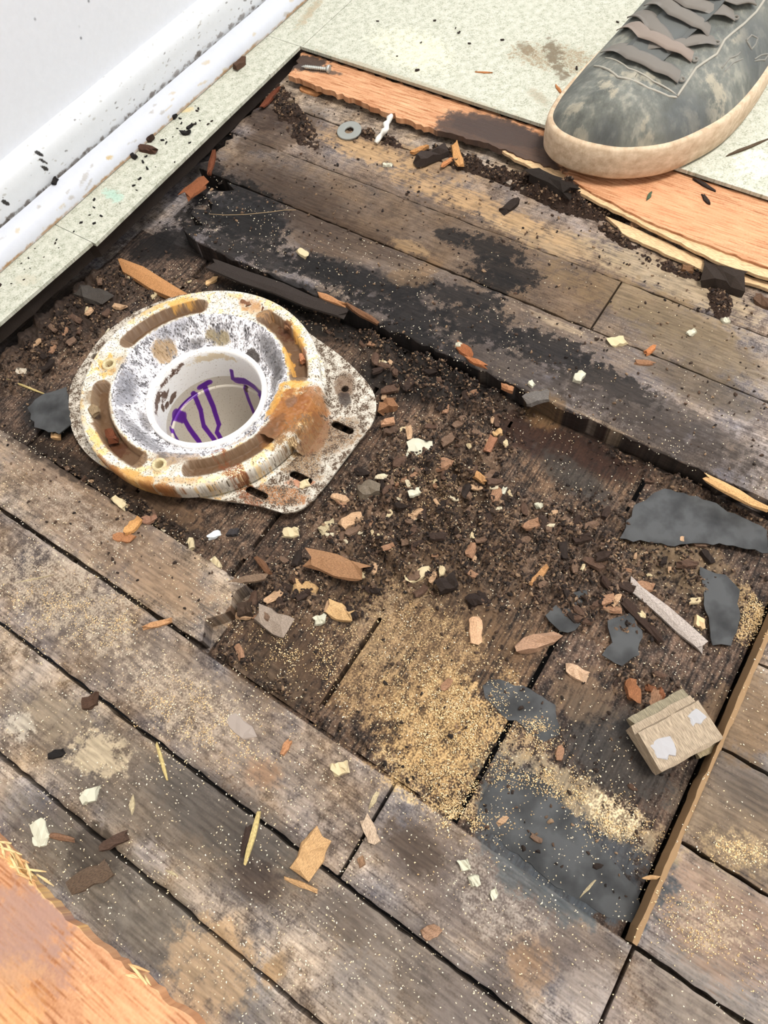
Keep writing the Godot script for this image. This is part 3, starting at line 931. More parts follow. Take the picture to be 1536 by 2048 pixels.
func floor_layers() -> void:
	var floor_node := struct_node("floor", "torn up floor: vinyl tiles over plywood over old dark strip boards", "floor")
	obj("ground_under_floor", box_mesh(Vector3(-0.6, -0.26, -1.75), Vector3(1.6, -0.19, 1.35)), grit_mat(Color8(40, 33, 28)), floor_node)
	var tints := [Color(1, 1, 1), Color(0.93, 0.91, 0.9), Color(1, 0.98, 0.94), Color(0.96, 0.97, 1.0), Color(0.9, 0.88, 0.86)]
	# upper strips: x0, x1, z0, z1, tear at each end
	var strips := [
		[-0.56, 0.097, 0.0945, 0.149, 0, 0], [0.0995, 0.5, 0.0945, 0.149, 0, 0],
		[-0.56, 0.097, 0.0375, 0.0922, 0, 0], [0.0995, 0.5, 0.0375, 0.0922, 0, 0],
		[-0.56, -0.0455, -0.0215, 0.035, 0, 0], [-0.0435, 0.0972, -0.0212, 0.035, 0, 0], [0.0992, 0.5, -0.02, 0.0352, 0, 0],
		[-0.56, -0.191, -0.0705, -0.0245, 0, 0.008], [0.0988, 0.5, -0.0775, -0.0225, 0, 0],
		[0.0988, 0.5, -0.1335, -0.0795, 0, 0], [0.0988, 0.5, -0.1905, -0.136, 0, 0], [0.0992, 0.5, -0.2475, -0.1925, 0, 0], [0.11, 0.5, -0.2925, -0.2495, 0, 0],
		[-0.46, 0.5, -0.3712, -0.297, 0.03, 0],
		[-0.49, -0.0942, -0.4262, -0.3722, 0.006, 0], [-0.0928, 0.5, -0.4262, -0.3722, 0, 0],
		[-0.495, 0.5, -0.482, -0.4274, 0.004, 0],
		[-0.52, 0.5, -0.539, -0.4832, 0, 0], [-0.52, 0.5, -0.596, -0.541, 0, 0],
	]
	var k := 0
	for s: Array in strips:
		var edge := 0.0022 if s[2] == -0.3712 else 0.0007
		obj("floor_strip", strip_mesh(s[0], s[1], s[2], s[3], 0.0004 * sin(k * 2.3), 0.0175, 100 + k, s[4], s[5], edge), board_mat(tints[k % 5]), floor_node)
		k += 1
	# fresh sawn end of the strips right of the saw cut
	for z: Array in [[-0.0788, -0.0222], [-0.1348, -0.0788], [-0.1918, -0.1348], [-0.2475, -0.1918]]:
		obj("sawn_end", plate(ragged([Vector2(0.0966, z[0]), Vector2(0.0992, z[0]), Vector2(0.0992, z[1]), Vector2(0.0966, z[1])], 0.004, 0.0005, int(z[0] * 1e4)), -0.0006, 0.0165, 0, 0, 0, 10, 3), std(Color8(140, 113, 82), 0.9), floor_node)
	# older boards under them run along the wall
	var xs := [-0.56, -0.523, -0.4195, -0.3165, -0.2135, -0.1095, -0.0065, 0.0965, 0.2]
	for i in xs.size() - 1:
		var z_end := -0.0
		obj("under_board", strip_mesh(xs[i] + 0.0016, xs[i + 1] - 0.0016, -0.62, z_end, -0.0185, 0.02, 150 + i, 0, 0, 0.0008, true), board_mat(tints[(i + 2) % 5]), floor_node)
	# plywood under the vinyl
	var shade := wood_mat(Color8(50, 41, 34), 0.9)
	obj("plywood_sheet", plate(ragged([Vector2(-0.56, -1.75), Vector2(1.58, -1.75), Vector2(1.58, -0.548), Vector2(-0.485, -0.548), Vector2(-0.4945, -0.54), Vector2(-0.488, -0.243), Vector2(-0.492, -0.238), Vector2(-0.498, 0.1), Vector2(-0.56, 0.1)], 0.012, 0.0012, 31), 0.0148, 0.0144, 0, 0, 0, 10, 31, MAP), shade, floor_node)
	# torn ledges of the plywood along the far vinyl edge
	var orange := ply_mat()
	obj("torn_ply", plate(ragged([Vector2(-0.49, -0.546), Vector2(-0.4802, -0.5072), Vector2(-0.441, -0.5072), Vector2(-0.3943, -0.5067), Vector2(-0.3468, -0.5019), Vector2(-0.2954, -0.5043), Vector2(-0.2544, -0.5077), Vector2(-0.2165, -0.5051), Vector2(-0.1929, -0.5051), Vector2(-0.1641, -0.5025), Vector2(-0.13, -0.546)], 0.004, 0.0022, 41), 0.0125, 0.006, 0.008, 0.0008, 0.0006, 60, 41, MAP), orange, floor_node)
	obj("torn_ply", plate(ragged([Vector2(-0.18, -0.546), Vector2(-0.1808, -0.4994), Vector2(-0.1451, -0.4907), Vector2(-0.1023, -0.4819), Vector2(-0.0602, -0.4794), Vector2(-0.0029, -0.4776), Vector2(0.06, -0.49), Vector2(0.4, -0.49), Vector2(0.4, -0.546)], 0.006, 0.001, 43), 0.013, 0.005, 0.008, 0.0006, 0.0005, 60, 43, MAP), orange, floor_node)
	var pale := wood_mat(Color8(232, 196, 150), 0.8, 10, 110)
	obj("veneer_strip", plate(ragged([Vector2(-0.2695, -0.5153), Vector2(-0.2094, -0.5103), Vector2(-0.1476, -0.4969), Vector2(-0.069, -0.4928), Vector2(-0.007, -0.4913), Vector2(0.0313, -0.4927), Vector2(0.0383, -0.4712), Vector2(0.0005, -0.4702), Vector2(-0.0353, -0.4682), Vector2(-0.0826, -0.4761), Vector2(-0.1355, -0.4853), Vector2(-0.1817, -0.4928), Vector2(-0.2406, -0.5053), Vector2(-0.256, -0.5108)], 0.006, 0.0009, 45), 0.0105, 0.003, 0.006, 0.0004, 0.0004, 80, 45), pale, floor_node)
	obj("veneer_strip", plate(ragged([Vector2(-0.1337, -0.4817), Vector2(-0.0941, -0.4782), Vector2(-0.0424, -0.4721), Vector2(0.0023, -0.4728), Vector2(0.0442, -0.4732), Vector2(0.0465, -0.4662), Vector2(0.0045, -0.4666), Vector2(-0.0464, -0.4621), Vector2(-0.0757, -0.4644), Vector2(-0.1137, -0.4696)], 0.006, 0.0009, 47), 0.0045, 0.003, 0.006, 0.0004, 0.0004, 80, 47), pale, floor_node)
	# broken piece of plywood in the near corner
	obj("torn_ply", plate(ragged([Vector2(-0.5, 0.128), Vector2(-0.2106, 0.1229), Vector2(-0.1815, 0.1275), Vector2(-0.1527, 0.1294), Vector2(-0.1235, 0.1274), Vector2(-0.0949, 0.1263), Vector2(-0.0652, 0.1243), Vector2(0.02, 0.1275), Vector2(0.3, 0.13), Vector2(0.3, 0.5), Vector2(-0.5, 0.5)], 0.004, 0.0012, 51), 0.0112, 0.011, 0.012, 0.0008, 0.0008, 40, 51, MAP), orange, floor_node)
	for i in 30:
		var f := i / 90.0 if i < 26 else i / 36.0
		var p: Vector2 = Vector2(-0.223, 0.1237).lerp(Vector2(-0.0638, 0.1245), f) + Vector2(0.004 * sin(i * 5.1), 0.0028 * sin(i * 3.7) + 0.0008)
		var fibre := obj("torn_fibre", chip_mesh(0.008 + 0.006 * absf(sin(i * 2.3)), 0.0014, 0.0012, 620 + i, 0.7, 0.0004), wood_mat(Color8(246, 214, 156) if i % 3 else Color8(236, 184, 128), 0.85, 10, 110), floor_node)
		fibre.position = Vector3(p.x, 0.0088 + 0.002 * absf(sin(i * 1.3)), p.y)
		fibre.rotation = Vector3(0, 0.45 * sin(i * 7.3), 0.1 * sin(i * 4.1))
	var vin: StandardMaterial3D = mats["vinyl"]
	# vinyl tiles of 305 mm
	var tiles := []
	tiles.append([Vector2(-0.56, -0.5437), Vector2(-0.4905, -0.5437), Vector2(-0.483, -0.2407), Vector2(-0.56, -0.2407)])
	tiles.append([Vector2(-0.56, -0.2401), Vector2(-0.4866, -0.2401), Vector2(-0.4905, -0.138), Vector2(-0.494, 0.1), Vector2(-0.56, 0.1)])
	for i in 8:
		for j in 4:
			var x0 := -0.56 if i == 0 else -0.4885 + 0.305 * (i - 1)
			var x1 := -0.489 + 0.305 * i
			var z1 := -0.5442 - 0.305 * j
			if x1 > 1.62:
				continue
			if j == 0 and i > 0 and i < 3:
				# the near edge in view is slightly off square
				tiles.append([Vector2(x0, z1 - 0.3046), Vector2(x1, z1 - 0.3046), Vector2(x1, z1 + 0.0006), Vector2(x0, z1)])
			else:
				tiles.append([Vector2(x0, z1 - 0.3046), Vector2(x1, z1 - 0.3046), Vector2(x1, z1), Vector2(x0, z1)])
	for i in tiles.size():
		obj("vinyl_tile", plate(PackedVector2Array(tiles[i]), 0.018 + 0.0002 * sin(i * 1.7), 0.0032, 0, 0.0002, 0.0, 10, 60 + i, VIN), vin, floor_node)
	# floor of the rest of the room
	obj("plain_floor", box_mesh(Vector3(0.5, -0.04, -0.48), Vector3(1.6, 0.014, 1.35)), wood_mat(Color8(214, 158, 112)), floor_node)
	obj("plain_floor", box_mesh(Vector3(-0.56, -0.04, 0.5), Vector3(0.5, 0.011, 1.35)), wood_mat(Color8(214, 158, 112)), floor_node)

func make_surface_mats() -> void:
	var p := std(Color.WHITE, 0.8)
	var s := []
	s.append(spot(Vector2(-0.3104, -0.5162), Vector2(-0.1943, -0.5079), 0.032, Color8(62, 52, 48), 0.98, 0.2, 0.5))
	s.append(spot(Vector2(-0.3043, -0.5192), Vector2(-0.2098, -0.529), 0.014, Color8(66, 55, 50), 0.97, 0.25, 0.6))
	s.append(spot(Vector2(-0.511, -0.5192), Vector2(-0.4569, -0.538), 0.013, Color8(46, 40, 37), 0.97, 0.3, 1.4))
	s.append(spot(Vector2(-0.4993, -0.5203), Vector2(-0.429, -0.5321), 0.005, Color8(70, 60, 54), 0.85, 0.5, 1.0))
	s.append(spot(Vector2(-0.135, -0.4974), Vector2(-0.0067, -0.5142), 0.026, Color8(214, 150, 110), 0.55, 0.5, 1.0))
	for q: Array in [[Vector2(-0.1893, 0.1424), Vector2(-0.1475, 0.1419), 0.022], [Vector2(-0.1686, 0.1506), Vector2(-0.1313, 0.1543), 0.014], [Vector2(-0.1771, 0.1317), Vector2(-0.1456, 0.1327), 0.008]]:
		s.append(spot(q[0], q[1], q[2], Color8(148, 112, 98), 0.75, 0.6, 2.4, 2))
	s.append(spot(Vector2(-0.1882, 0.1361), Vector2(-0.149, 0.1584), 0.03, Color8(160, 128, 112), 0.7, 0.5, 1.2))
	s.append(spot(Vector2(-0.2075, 0.1257), Vector2(-0.1115, 0.1233), 0.004, Color8(244, 200, 122), 0.8, 0.5, 1.2))
	s.append(spot(Vector2(-0.1638, 0.1657), Vector2(-0.1324, 0.1673), 0.02, Color8(210, 156, 98), 0.45, 0.6, 1.2))
	s.append(spot(Vector2(-0.1212, 0.15), Vector2(-0.0797, 0.1321), 0.02, Color8(222, 166, 120), 0.5, 0.6, 1.2))
	p.albedo_texture = tex(paint(925, 975, MAP.position.x, MAP.position.y, 0.0008, 2, s))
	p.heightmap_enabled = true
	p.heightmap_texture = board_relief
	p.heightmap_scale = 0.1
	mats["ply"] = p
	var v := std(Color.WHITE, 0.45)
	s = []
	s.append(spot(Vector2(-0.2937, -0.6305), Vector2(-0.2255, -0.6375), 0.02, Color8(128, 108, 80), 0.75, 0.6, 2.6, 1))
	s.append(spot(Vector2(-0.2837, -0.6618), Vector2(-0.2358, -0.6077), 0.008, Color8(96, 84, 66), 0.8, 0.5, 2.8))
	s.append(spot(Vector2(-0.3013, -0.6446), Vector2(-0.2817, -0.6276), 0.007, Color8(110, 94, 72), 0.7, 0.6, 2.6))
	s.append(spot(Vector2(-0.2571, -0.581), Vector2(-0.2315, -0.5699), 0.006, Color8(150, 138, 116), 0.6, 0.6, 2.4))
	s.append(spot(Vector2(-0.5116, -0.5639), Vector2(-0.5195, -0.6188), 0.006, Color8(150, 130, 100), 0.6, 0.6, 2.4))
	s.append(spot(Vector2(-0.48, -0.5463), Vector2(-0.2375, -0.5437), 0.004, Color8(150, 140, 118), 0.7, 0.6, 1.8))
	s.append(spot(Vector2(-0.5223, -0.2938), Vector2(-0.501, -0.2907), 0.006, Color8(150, 196, 178), 0.55, 0.6, 2.4))
	s.append(spot(Vector2(-0.5324, -0.4081), Vector2(-0.5263, -0.4194), 0.005, Color8(206, 178, 120), 0.7, 0.5, 2.4))
	s.append(spot(Vector2(-0.5523, -0.1949), Vector2(-0.5459, -0.6016), 0.0022, Color8(186, 142, 88), 0.75, 0.7, 1.4))
	s.append(spot(Vector2(-0.5142, -0.1769), Vector2(-0.4952, -0.1874), 0.006, Color8(180, 172, 150), 0.5, 0.6, 2.4))
	s.append(spot(Vector2(-0.433, -0.6008), Vector2(-0.3374, -0.575), 0.03, Color8(228, 222, 190), 0.5, 0.7, 1.4))
	s.append(spot(Vector2(-0.0626, -0.5745), Vector2(-0.0412, -0.5786), 0.02, Color8(228, 224, 206), 0.5, 0.7, 1.4))
	v.albedo_texture = tex(paint(1000, 1533, VIN.position.x, VIN.position.y, 0.00075, 1, s))
	mats["vinyl"] = v

func _ready() -> void:
	rng.seed = 20240611
	light_and_camera()
	make_textures()
	paint_boards()
	make_surface_mats()
	added_ceiling_lamp()
	room_shell()
	floor_layers()
	dirt()
	flange()
	shoe()
	pieces()
	litter()

# ---------------------------------------------------------------- dirt that nobody could count
func dirt_setup() -> void:
	pit_heaps = [
		heap(Vector2(-0.177, -0.1544), Vector2(-0.0203, -0.2006), 0.045, 0.011), heap(Vector2(-0.1537, -0.1962), Vector2(-0.1113, -0.265), 0.04, 0.008),
		heap(Vector2(-0.1539, -0.0863), Vector2(-0.1128, -0.1445), 0.024, 0.009), heap(Vector2(-0.1969, -0.0599), Vector2(-0.1614, -0.1023), 0.02, 0.008),
		heap(Vector2(-0.496, -0.1204), Vector2(-0.4917, -0.2235), 0.05, 0.010), heap(Vector2(-0.4637, -0.2388), Vector2(-0.2447, -0.28), 0.024, 0.006),
		heap(Vector2(-0.226, -0.2734), Vector2(-0.1241, -0.2882), 0.022, 0.010), heap(Vector2(-0.0273, -0.1719), Vector2(0.0382, -0.1849), 0.018, 0.007),
		heap(Vector2(-0.4325, -0.0622), Vector2(-0.225, -0.0895), 0.013, 0.006), heap(Vector2(-0.0366, -0.2337), Vector2(0.0682, -0.2304), 0.03, 0.006),
		heap(Vector2(-0.3379, -0.149), Vector2(-0.2956, -0.1895), 0.10, 0.006), heap(Vector2(-0.186, -0.0307), Vector2(-0.1106, -0.0262), 0.012, 0.006),
		heap(Vector2(0.0308, -0.1507), Vector2(0.0834, -0.1521), 0.016, 0.005), heap(Vector2(-0.2971, -0.2985), Vector2(-0.1372, -0.2966), 0.012, 0.011), heap(Vector2(-0.0561, -0.2972), Vector2(0.0748, -0.2917), 0.012, 0.008), heap(Vector2(-0.1054, -0.0295), Vector2(-0.0265, -0.0232), 0.008, 0.005),
	]
	heaps = [
		heap(Vector2(-0.3082, -0.4906), Vector2(-0.2364, -0.4902), 0.010, 0.007), heap(Vector2(-0.2364, -0.4902), Vector2(-0.1231, -0.4874), 0.011, 0.009), heap(Vector2(-0.4775, -0.487), Vector2(-0.4029, -0.4423), 0.012, 0.004),
		heap(Vector2(-0.3919, -0.4837), Vector2(-0.3363, -0.484), 0.007, 0.004), heap(Vector2(-0.1971, -0.4893), Vector2(-0.1567, -0.4829), 0.011, 0.008), heap(Vector2(-0.0328, -0.4611), Vector2(-0.0117, -0.4269), 0.008, 0.005),
		heap(Vector2(-0.5108, -0.506), Vector2(-0.4503, -0.475), 0.012, 0.004), heap(Vector2(-0.0839, -0.4573), Vector2(-0.036, -0.4593), 0.006, 0.003), heap(Vector2(-0.1348, -0.4746), Vector2(-0.0895, -0.4605), 0.006, 0.004),
	]

func dirt() -> void:
	dirt_setup()
	var m := board_mat(Color(1, 1, 1), 0.95).duplicate() as StandardMaterial3D
	m.heightmap_texture = speck_tex
	m.heightmap_scale = 0.2
	tag(obj("rotten_dirt", bed_mesh(pit_heaps, Rect2(-0.51, -0.296, 0.61, 0.276), 0.002, -0.018, true), m), "dark crumbled rotten wood and dirt lying in the opened floor round the toilet flange", "dirt", "", "stuff")
	tag(obj("dirt_ridge", bed_mesh(heaps, Rect2(-0.5, -0.56, 0.62, 0.22), 0.0013, 0.0, false), grit_mat(Color8(66, 50, 40), 0.95)), "ridge of black crumbs heaped along the torn plywood edge below the shoe", "dirt", "", "stuff")

# ---------------------------------------------------------------- toilet flange
const FC := Vector2(-0.317, -0.177)
const SLOTS := [[-178.0, -127.0], [-86.0, -33.0], [86.0, 148.0], [-2.0, 58.0]]

func slot_at(rad: float, deg: float) -> float:
	# 1 inside one of the curved bolt slots
	if rad < 0.0690 or rad > 0.0808:
		return 0.0
	for s: Array in SLOTS:
		if deg > s[0] and deg < s[1]:
			return 1.0
	return 0.0

func ring_mesh() -> ArrayMesh:
	var st := SurfaceTool.new()
	st.begin(Mesh.PRIMITIVE_TRIANGLES)
	var prof := [Vector2(0.0885, -0.006), Vector2(0.0895, -0.004), Vector2(0.0893, 0.0), Vector2(0.0905, 0.003), Vector2(0.0905, 0.0095), Vector2(0.0898, 0.0115), Vector2(0.0885, 0.0124)]
	var r := 0.0875
	while r > 0.0462:
		var y := 0.0122
		if r < 0.083:
			y = 0.0114
		if r < 0.066:
			var t := (0.066 - r) / 0.018
			y = 0.0114 - 0.019 * t * t * (3.0 - 2.0 * t)
		prof.append(Vector2(r, y))
		r -= 0.0011
	prof.append(Vector2(0.0462, -0.012))
	var n := 480
	var m := prof.size()
	var holes := [[162.0, 0.0745], [72.0, 0.0742]]
	for i in m:
		for k in n + 1:
			var a := TAU * k / n
			var deg := wrapf(rad_to_deg(a), -180.0, 180.0)
			var p: Vector2 = prof[i]
			var y := p.y
			var rr := p.x
			if i > 6:
				y -= 0.0085 * slot_at(rr, deg)
				y += 0.0007 * relief_fine.get_noise_2d(cos(a) * rr * 1.6, sin(a) * rr * 1.6) * (2.6 if rr < 0.066 else 0.7)
			for h: Array in holes:
				var d := Vector2(cos(a) * rr, sin(a) * rr).distance_to(Vector2.from_angle(deg_to_rad(h[0])) * h[1])
				if i > 6 and d < 0.0032:
					y -= 0.010
				elif i > 6 and d < 0.0056:
					y += 0.0014
			# the rim is eaten away under the rust
			if deg > -33.0 and deg < -6.0 and i > 1 and rr > 0.079:
				y = minf(y, 0.006 + 0.003 * relief_fine.get_noise_2d(a * 0.08, 3.0))
			var x := FC.x + cos(a) * rr
			var z := FC.y + sin(a) * rr
			st.set_uv((Vector2(x, z) - FLA.position) / FLA.size)
			st.add_vertex(Vector3(x - FC.x, y, z - FC.y))
	for i in m - 1:
		for k in n:
			var q := i * (n + 1) + k
			for o: int in [q, q + n + 1, q + 1, q + 1, q + n + 1, q + n + 2]:
				st.add_index(o)
	st.generate_normals()
	return st.commit()

func rust_patch() -> ArrayMesh:
	var st := SurfaceTool.new()
	st.begin(Mesh.PRIMITIVE_TRIANGLES)
	var nr := 26
	var na := 44
	for j in nr + 1:
		for i in na + 1:
			var u := float(i) / na
			var v := float(j) / nr
			var wob := 0.06 * relief_fine.get_noise_2d(u * 0.04, v * 0.04)
			var a := deg_to_rad(lerpf(-33.0, 15.0 - 12.0 * v, u + wob * 0.5))
			var r := lerpf(0.057, 0.0985, v + wob * 0.3)
			var rim := minf(minf(u, 1 - u) * 5.0, minf(v, 1 - v) * 5.0)
			var base := 0.0114 if r < 0.088 else lerpf(0.0114, -0.0085, clampf((r - 0.088) / 0.0095, 0, 1))
			if r < 0.066:
				base = 0.0114 - 0.019 * pow((0.066 - r) / 0.018, 2)
			var y := base + minf(rim, 1.0) * (0.0012 + 0.0030 * relief_fine.get_noise_2d(cos(a) * r * 1.5, sin(a) * r * 1.5)) - 0.0006
			var p := Vector3(cos(a) * r, y, sin(a) * r)
			st.set_uv((Vector2(p.x, p.z) + FC - FLA.position) / FLA.size)
			st.add_vertex(p)
	for j in nr:
		for i in na:
			var q := j * (na + 1) + i
			for o: int in [q, q + 1, q + na + 1, q + 1, q + na + 2, q + na + 1]:
				st.add_index(o)
	st.generate_normals()
	return st.commit()

func smooth_loop(p: Array, per := 6) -> PackedVector2Array:
	var out := PackedVector2Array()
	var n := p.size()
	for i in n:
		var a: Vector2 = p[(i + n - 1) % n]
		var b: Vector2 = p[i]
		var c: Vector2 = p[(i + 1) % n]
		var d: Vector2 = p[(i + 2) % n]
		for k in per:
			out.append(b.cubic_interpolate(c, a, d, float(k) / per))
	return out

func plate_with_holes(outline: PackedVector2Array, holes: Array, top: float, thick: float) -> ArrayMesh:
	var pts := outline.duplicate()
	for h: PackedVector2Array in holes:
		pts.append_array(h)
	for j in 40:
		for i in 40:
			var p := Vector2(-0.44 + 0.26 * (i + 0.5 * (j & 1)) / 39.0, -0.29 + 0.21 * j / 39.0)
			if not Geometry2D.is_point_in_polygon(p, outline):
				continue
			var ok := true
			for q in pts:
				if q.distance_squared_to(p) < 9e-6:
					ok = false
					break
			for h: PackedVector2Array in holes:
				ok = ok and not Geometry2D.is_point_in_polygon(p, h)
			if ok:
				pts.append(p)
	var ids := Geometry2D.triangulate_delaunay(pts)
	var st := SurfaceTool.new()
	st.begin(Mesh.PRIMITIVE_TRIANGLES)
	var bend := func(p: Vector2, y: float) -> Vector3:
		return Vector3(p.x - FC.x, y + 0.0009 * relief.get_noise_2d(p.x * 0.6, p.y * 0.6), p.y - FC.y)
	for side in 2:
		for t in range(0, ids.size(), 3):
			var c := (pts[ids[t]] + pts[ids[t + 1]] + pts[ids[t + 2]]) / 3
			var ok := Geometry2D.is_point_in_polygon(c, outline)
			for h: PackedVector2Array in holes:
				ok = ok and not Geometry2D.is_point_in_polygon(c, h)
			if not ok:
				continue
			var v := [pts[ids[t]], pts[ids[t + 1]], pts[ids[t + 2]]]
			if ((v[1] - v[0]).cross(v[2] - v[0]) < 0) == (side == 0):
				v.reverse()
			for p: Vector2 in v:
				st.set_uv((p - FLA.position) / FLA.size)
				st.add_vertex(bend.call(p, top - side * thick))
	st.set_smooth_group(-1)
	for loop: PackedVector2Array in [outline] + holes:
		for i in loop.size():
			var a := loop[i]
			var b := loop[(i + 1) % loop.size()]
			var v := [bend.call(a, top), bend.call(b, top), bend.call(b, top - thick), bend.call(a, top - thick)]
			for k: int in [0, 1, 2, 0, 2, 3]:
				st.set_uv((a - FLA.position) / FLA.size)
				st.add_vertex(v[k])
	st.generate_normals()
	return st.commit()

func flange() -> void:
	var rust := Color8(134, 84, 46)
	var gold := Color8(206, 152, 70)
	var brown := Color8(98, 74, 52)
	var deep := Color8(74, 40, 22)
	var s := []
	var at := func(deg: float, r: float) -> Vector2:
		return FC + Vector2.from_angle(deg_to_rad(deg)) * r
	# brown filth lying in the slots
	for sl: Array in SLOTS:
		var d: float = sl[0]
		while d < sl[1]:
			s.append([at.call(d, 0.0748), 0.0078, 0.0078, deg_to_rad(d + 90), brown, 1.0, 0.3, 0.3, 0])
			d += 4.0
	for q: Array in [[-60, 0.082, 0.014, 0.003, gold, 0.9], [-48, 0.068, 0.014, 0.003, gold, 0.9], [-95, 0.076, 0.014, 0.006, Color8(176, 132, 84), 0.7], [-72, 0.078, 0.009, 0.005, deep, 0.8], [-50, 0.079, 0.006, 0.004, Color8(150, 104, 78), 0.8],
		[162, 0.0745, 0.012, 0.008, gold, 0.75], [162, 0.0745, 0.005, 0.005, deep, 0.9], [130, 0.088, 0.016, 0.003, Color8(196, 172, 130), 0.8], [115, 0.085, 0.014, 0.003, Color8(214, 178, 104), 0.8], [104, 0.0748, 0.010, 0.005, deep, 0.8],
		[-140, 0.083, 0.012, 0.003, gold, 0.8], [-110, 0.085, 0.01, 0.003, gold, 0.6], [80, 0.0885, 0.05, 0.004, Color8(188, 138, 70), 0.9], [68, 0.09, 0.02, 0.003, Color8(120, 74, 40), 0.9], [95, 0.09, 0.016, 0.003, Color8(128, 82, 46), 0.85],
		[72, 0.0742, 0.007, 0.006, Color8(196, 172, 132), 0.8], [65, 0.066, 0.02, 0.007, Color8(134, 112, 92), 0.8], [20, 0.062, 0.014, 0.004, Color8(170, 140, 104), 0.5],
		[-165, 0.055, 0.010, 0.007, Color8(140, 110, 72), 0.9], [-118, 0.054, 0.010, 0.005, Color8(126, 110, 76), 0.9], [-80, 0.049, 0.008, 0.004, Color8(46, 40, 36), 0.95],
		[165, 0.068, 0.012, 0.006, Color8(150, 128, 96), 0.6], [60, 0.085, 0.03, 0.004, Color8(170, 128, 74), 0.6], [-155, 0.087, 0.014, 0.003, Color8(190, 150, 90), 0.6], [140, 0.083, 0.008, 0.005, Color8(120, 98, 72), 0.8], [122, 0.08, 0.007, 0.004, Color8(110, 84, 60), 0.8], [-100, 0.08, 0.012, 0.006, Color8(160, 120, 84), 0.6], [-40, 0.055, 0.014, 0.005, Color8(70, 66, 62), 0.6], [120, 0.05, 0.012, 0.003, Color8(70, 66, 64), 0.6], [50, 0.057, 0.02, 0.004, Color8(98, 92, 88), 0.6], [-140, 0.052, 0.01, 0.003, Color8(60, 56, 52), 0.7], [40, 0.086, 0.02, 0.003, Color8(238, 216, 160), 0.7], [150, 0.059, 0.02, 0.006, Color8(78, 78, 84), 0.7], [100, 0.058, 0.03, 0.006, Color8(82, 80, 82), 0.7], [-150, 0.062, 0.02, 0.005, Color8(110, 110, 116), 0.6], [-60, 0.058, 0.024, 0.006, Color8(58, 56, 56), 0.65]]:
		s.append([at.call(q[0], q[1]), q[2], q[3], deg_to_rad(q[0] + 90.0), q[4], q[5], 0.6, 2.8, 0])
	# rust round the broken rim
	for q: Array in [[-12, 0.078, 0.022, 0.020, gold, 0.95], [-8, 0.076, 0.026, 0.015, rust, 0.95], [-20, 0.086, 0.016, 0.012, rust, 0.9], [-28, 0.074, 0.004, 0.014, gold, 0.9], [13, 0.08, 0.005, 0.008, gold, 0.8], [-14, 0.062, 0.02, 0.004, gold, 0.8], [6, 0.073, 0.016, 0.007, Color8(112, 76, 48), 0.9], [-16, 0.074, 0.006, 0.004, Color8(110, 84, 70), 0.8], [-8, 0.096, 0.02, 0.008, Color8(120, 78, 48), 0.9]]:
		s.append([at.call(q[0], q[1]), q[2], q[3], deg_to_rad(q[0] + 90.0), q[4], q[5], 0.5, 1.4, 0])
	# dirt on the plate
	for q: Array in [[Vector2(-0.2165, -0.1376), 0.02, 0.008, -0.4, rust], [Vector2(-0.2464, -0.1293), 0.026, 0.007, 0.3, Color8(112, 62, 36)], [Vector2(-0.2154, -0.1913), 0.03, 0.014, -0.9, Color8(118, 92, 66)], [Vector2(-0.2188, -0.1648), 0.02, 0.012, 0.0, Color8(122, 96, 68)], [Vector2(-0.2102, -0.1531), 0.012, 0.004, -0.5, Color8(164, 104, 72)], [Vector2(-0.2307, -0.2396), 0.012, 0.008, 0.8, Color8(96, 74, 56)], [Vector2(-0.2228, -0.2281), 0.008, 0.005, 0.8, Color8(40, 32, 28)]]:
		s.append([q[0], q[1], q[2], q[3], q[4], 0.85, 0.5, 2.2, 1 if q[1] > 0.019 else 0])
	var sheet := std(Color.WHITE, 0.5)
	sheet.albedo_texture = tex(paint(1120, 960, FLA.position.x, FLA.position.y, 0.00025, 4, s))
	sheet.heightmap_enabled = true
	sheet.heightmap_texture = speck_tex
	sheet.heightmap_scale = 0.05
	var t := thing("toilet_flange", "rusted white enamelled steel toilet flange with curved bolt slots on a slotted mounting plate", "toilet flange", Vector3(FC.x, 0, FC.y))
	var outline := smooth_loop([Vector2(-0.193, -0.155), Vector2(-0.193, -0.200), Vector2(-0.194, -0.224), Vector2(-0.206, -0.243), Vector2(-0.228, -0.254), Vector2(-0.262, -0.263), Vector2(-0.33, -0.272), Vector2(-0.39, -0.258), Vector2(-0.420, -0.225), Vector2(-0.432, -0.190), Vector2(-0.428, -0.155), Vector2(-0.418, -0.128), Vector2(-0.388, -0.100), Vector2(-0.350, -0.089), Vector2(-0.306, -0.095), Vector2(-0.265, -0.107), Vector2(-0.224, -0.123), Vector2(-0.205, -0.128), Vector2(-0.196, -0.138)], 5)
	var holes := []
	for q: Array in [[Vector2(-0.210, -0.2065), -0.05], [Vector2(-0.212, -0.1565), -0.06], [Vector2(-0.232, -0.1305), -0.07]]:
		var h := PackedVector2Array()
		for side in 2:
			var f := 1.0 - 2.0 * side
			for k in 11:
				h.append(q[0] + Vector2(f * lerpf(-0.0064, 0.0064, k / 10.0), f * -0.0029).rotated(q[1]))
			for k in range(1, 6):
				var a := -PI / 2 + PI * k / 6
				h.append(q[0] + Vector2(f * (0.0064 + 0.0029 * cos(a)), f * 0.0029 * sin(a)).rotated(q[1]))
		holes.append(h)
	var bore := PackedVector2Array()
	for k in 72:
		bore.append(FC + Vector2.from_angle(TAU * k / 72) * 0.0474)
	holes.append(bore)
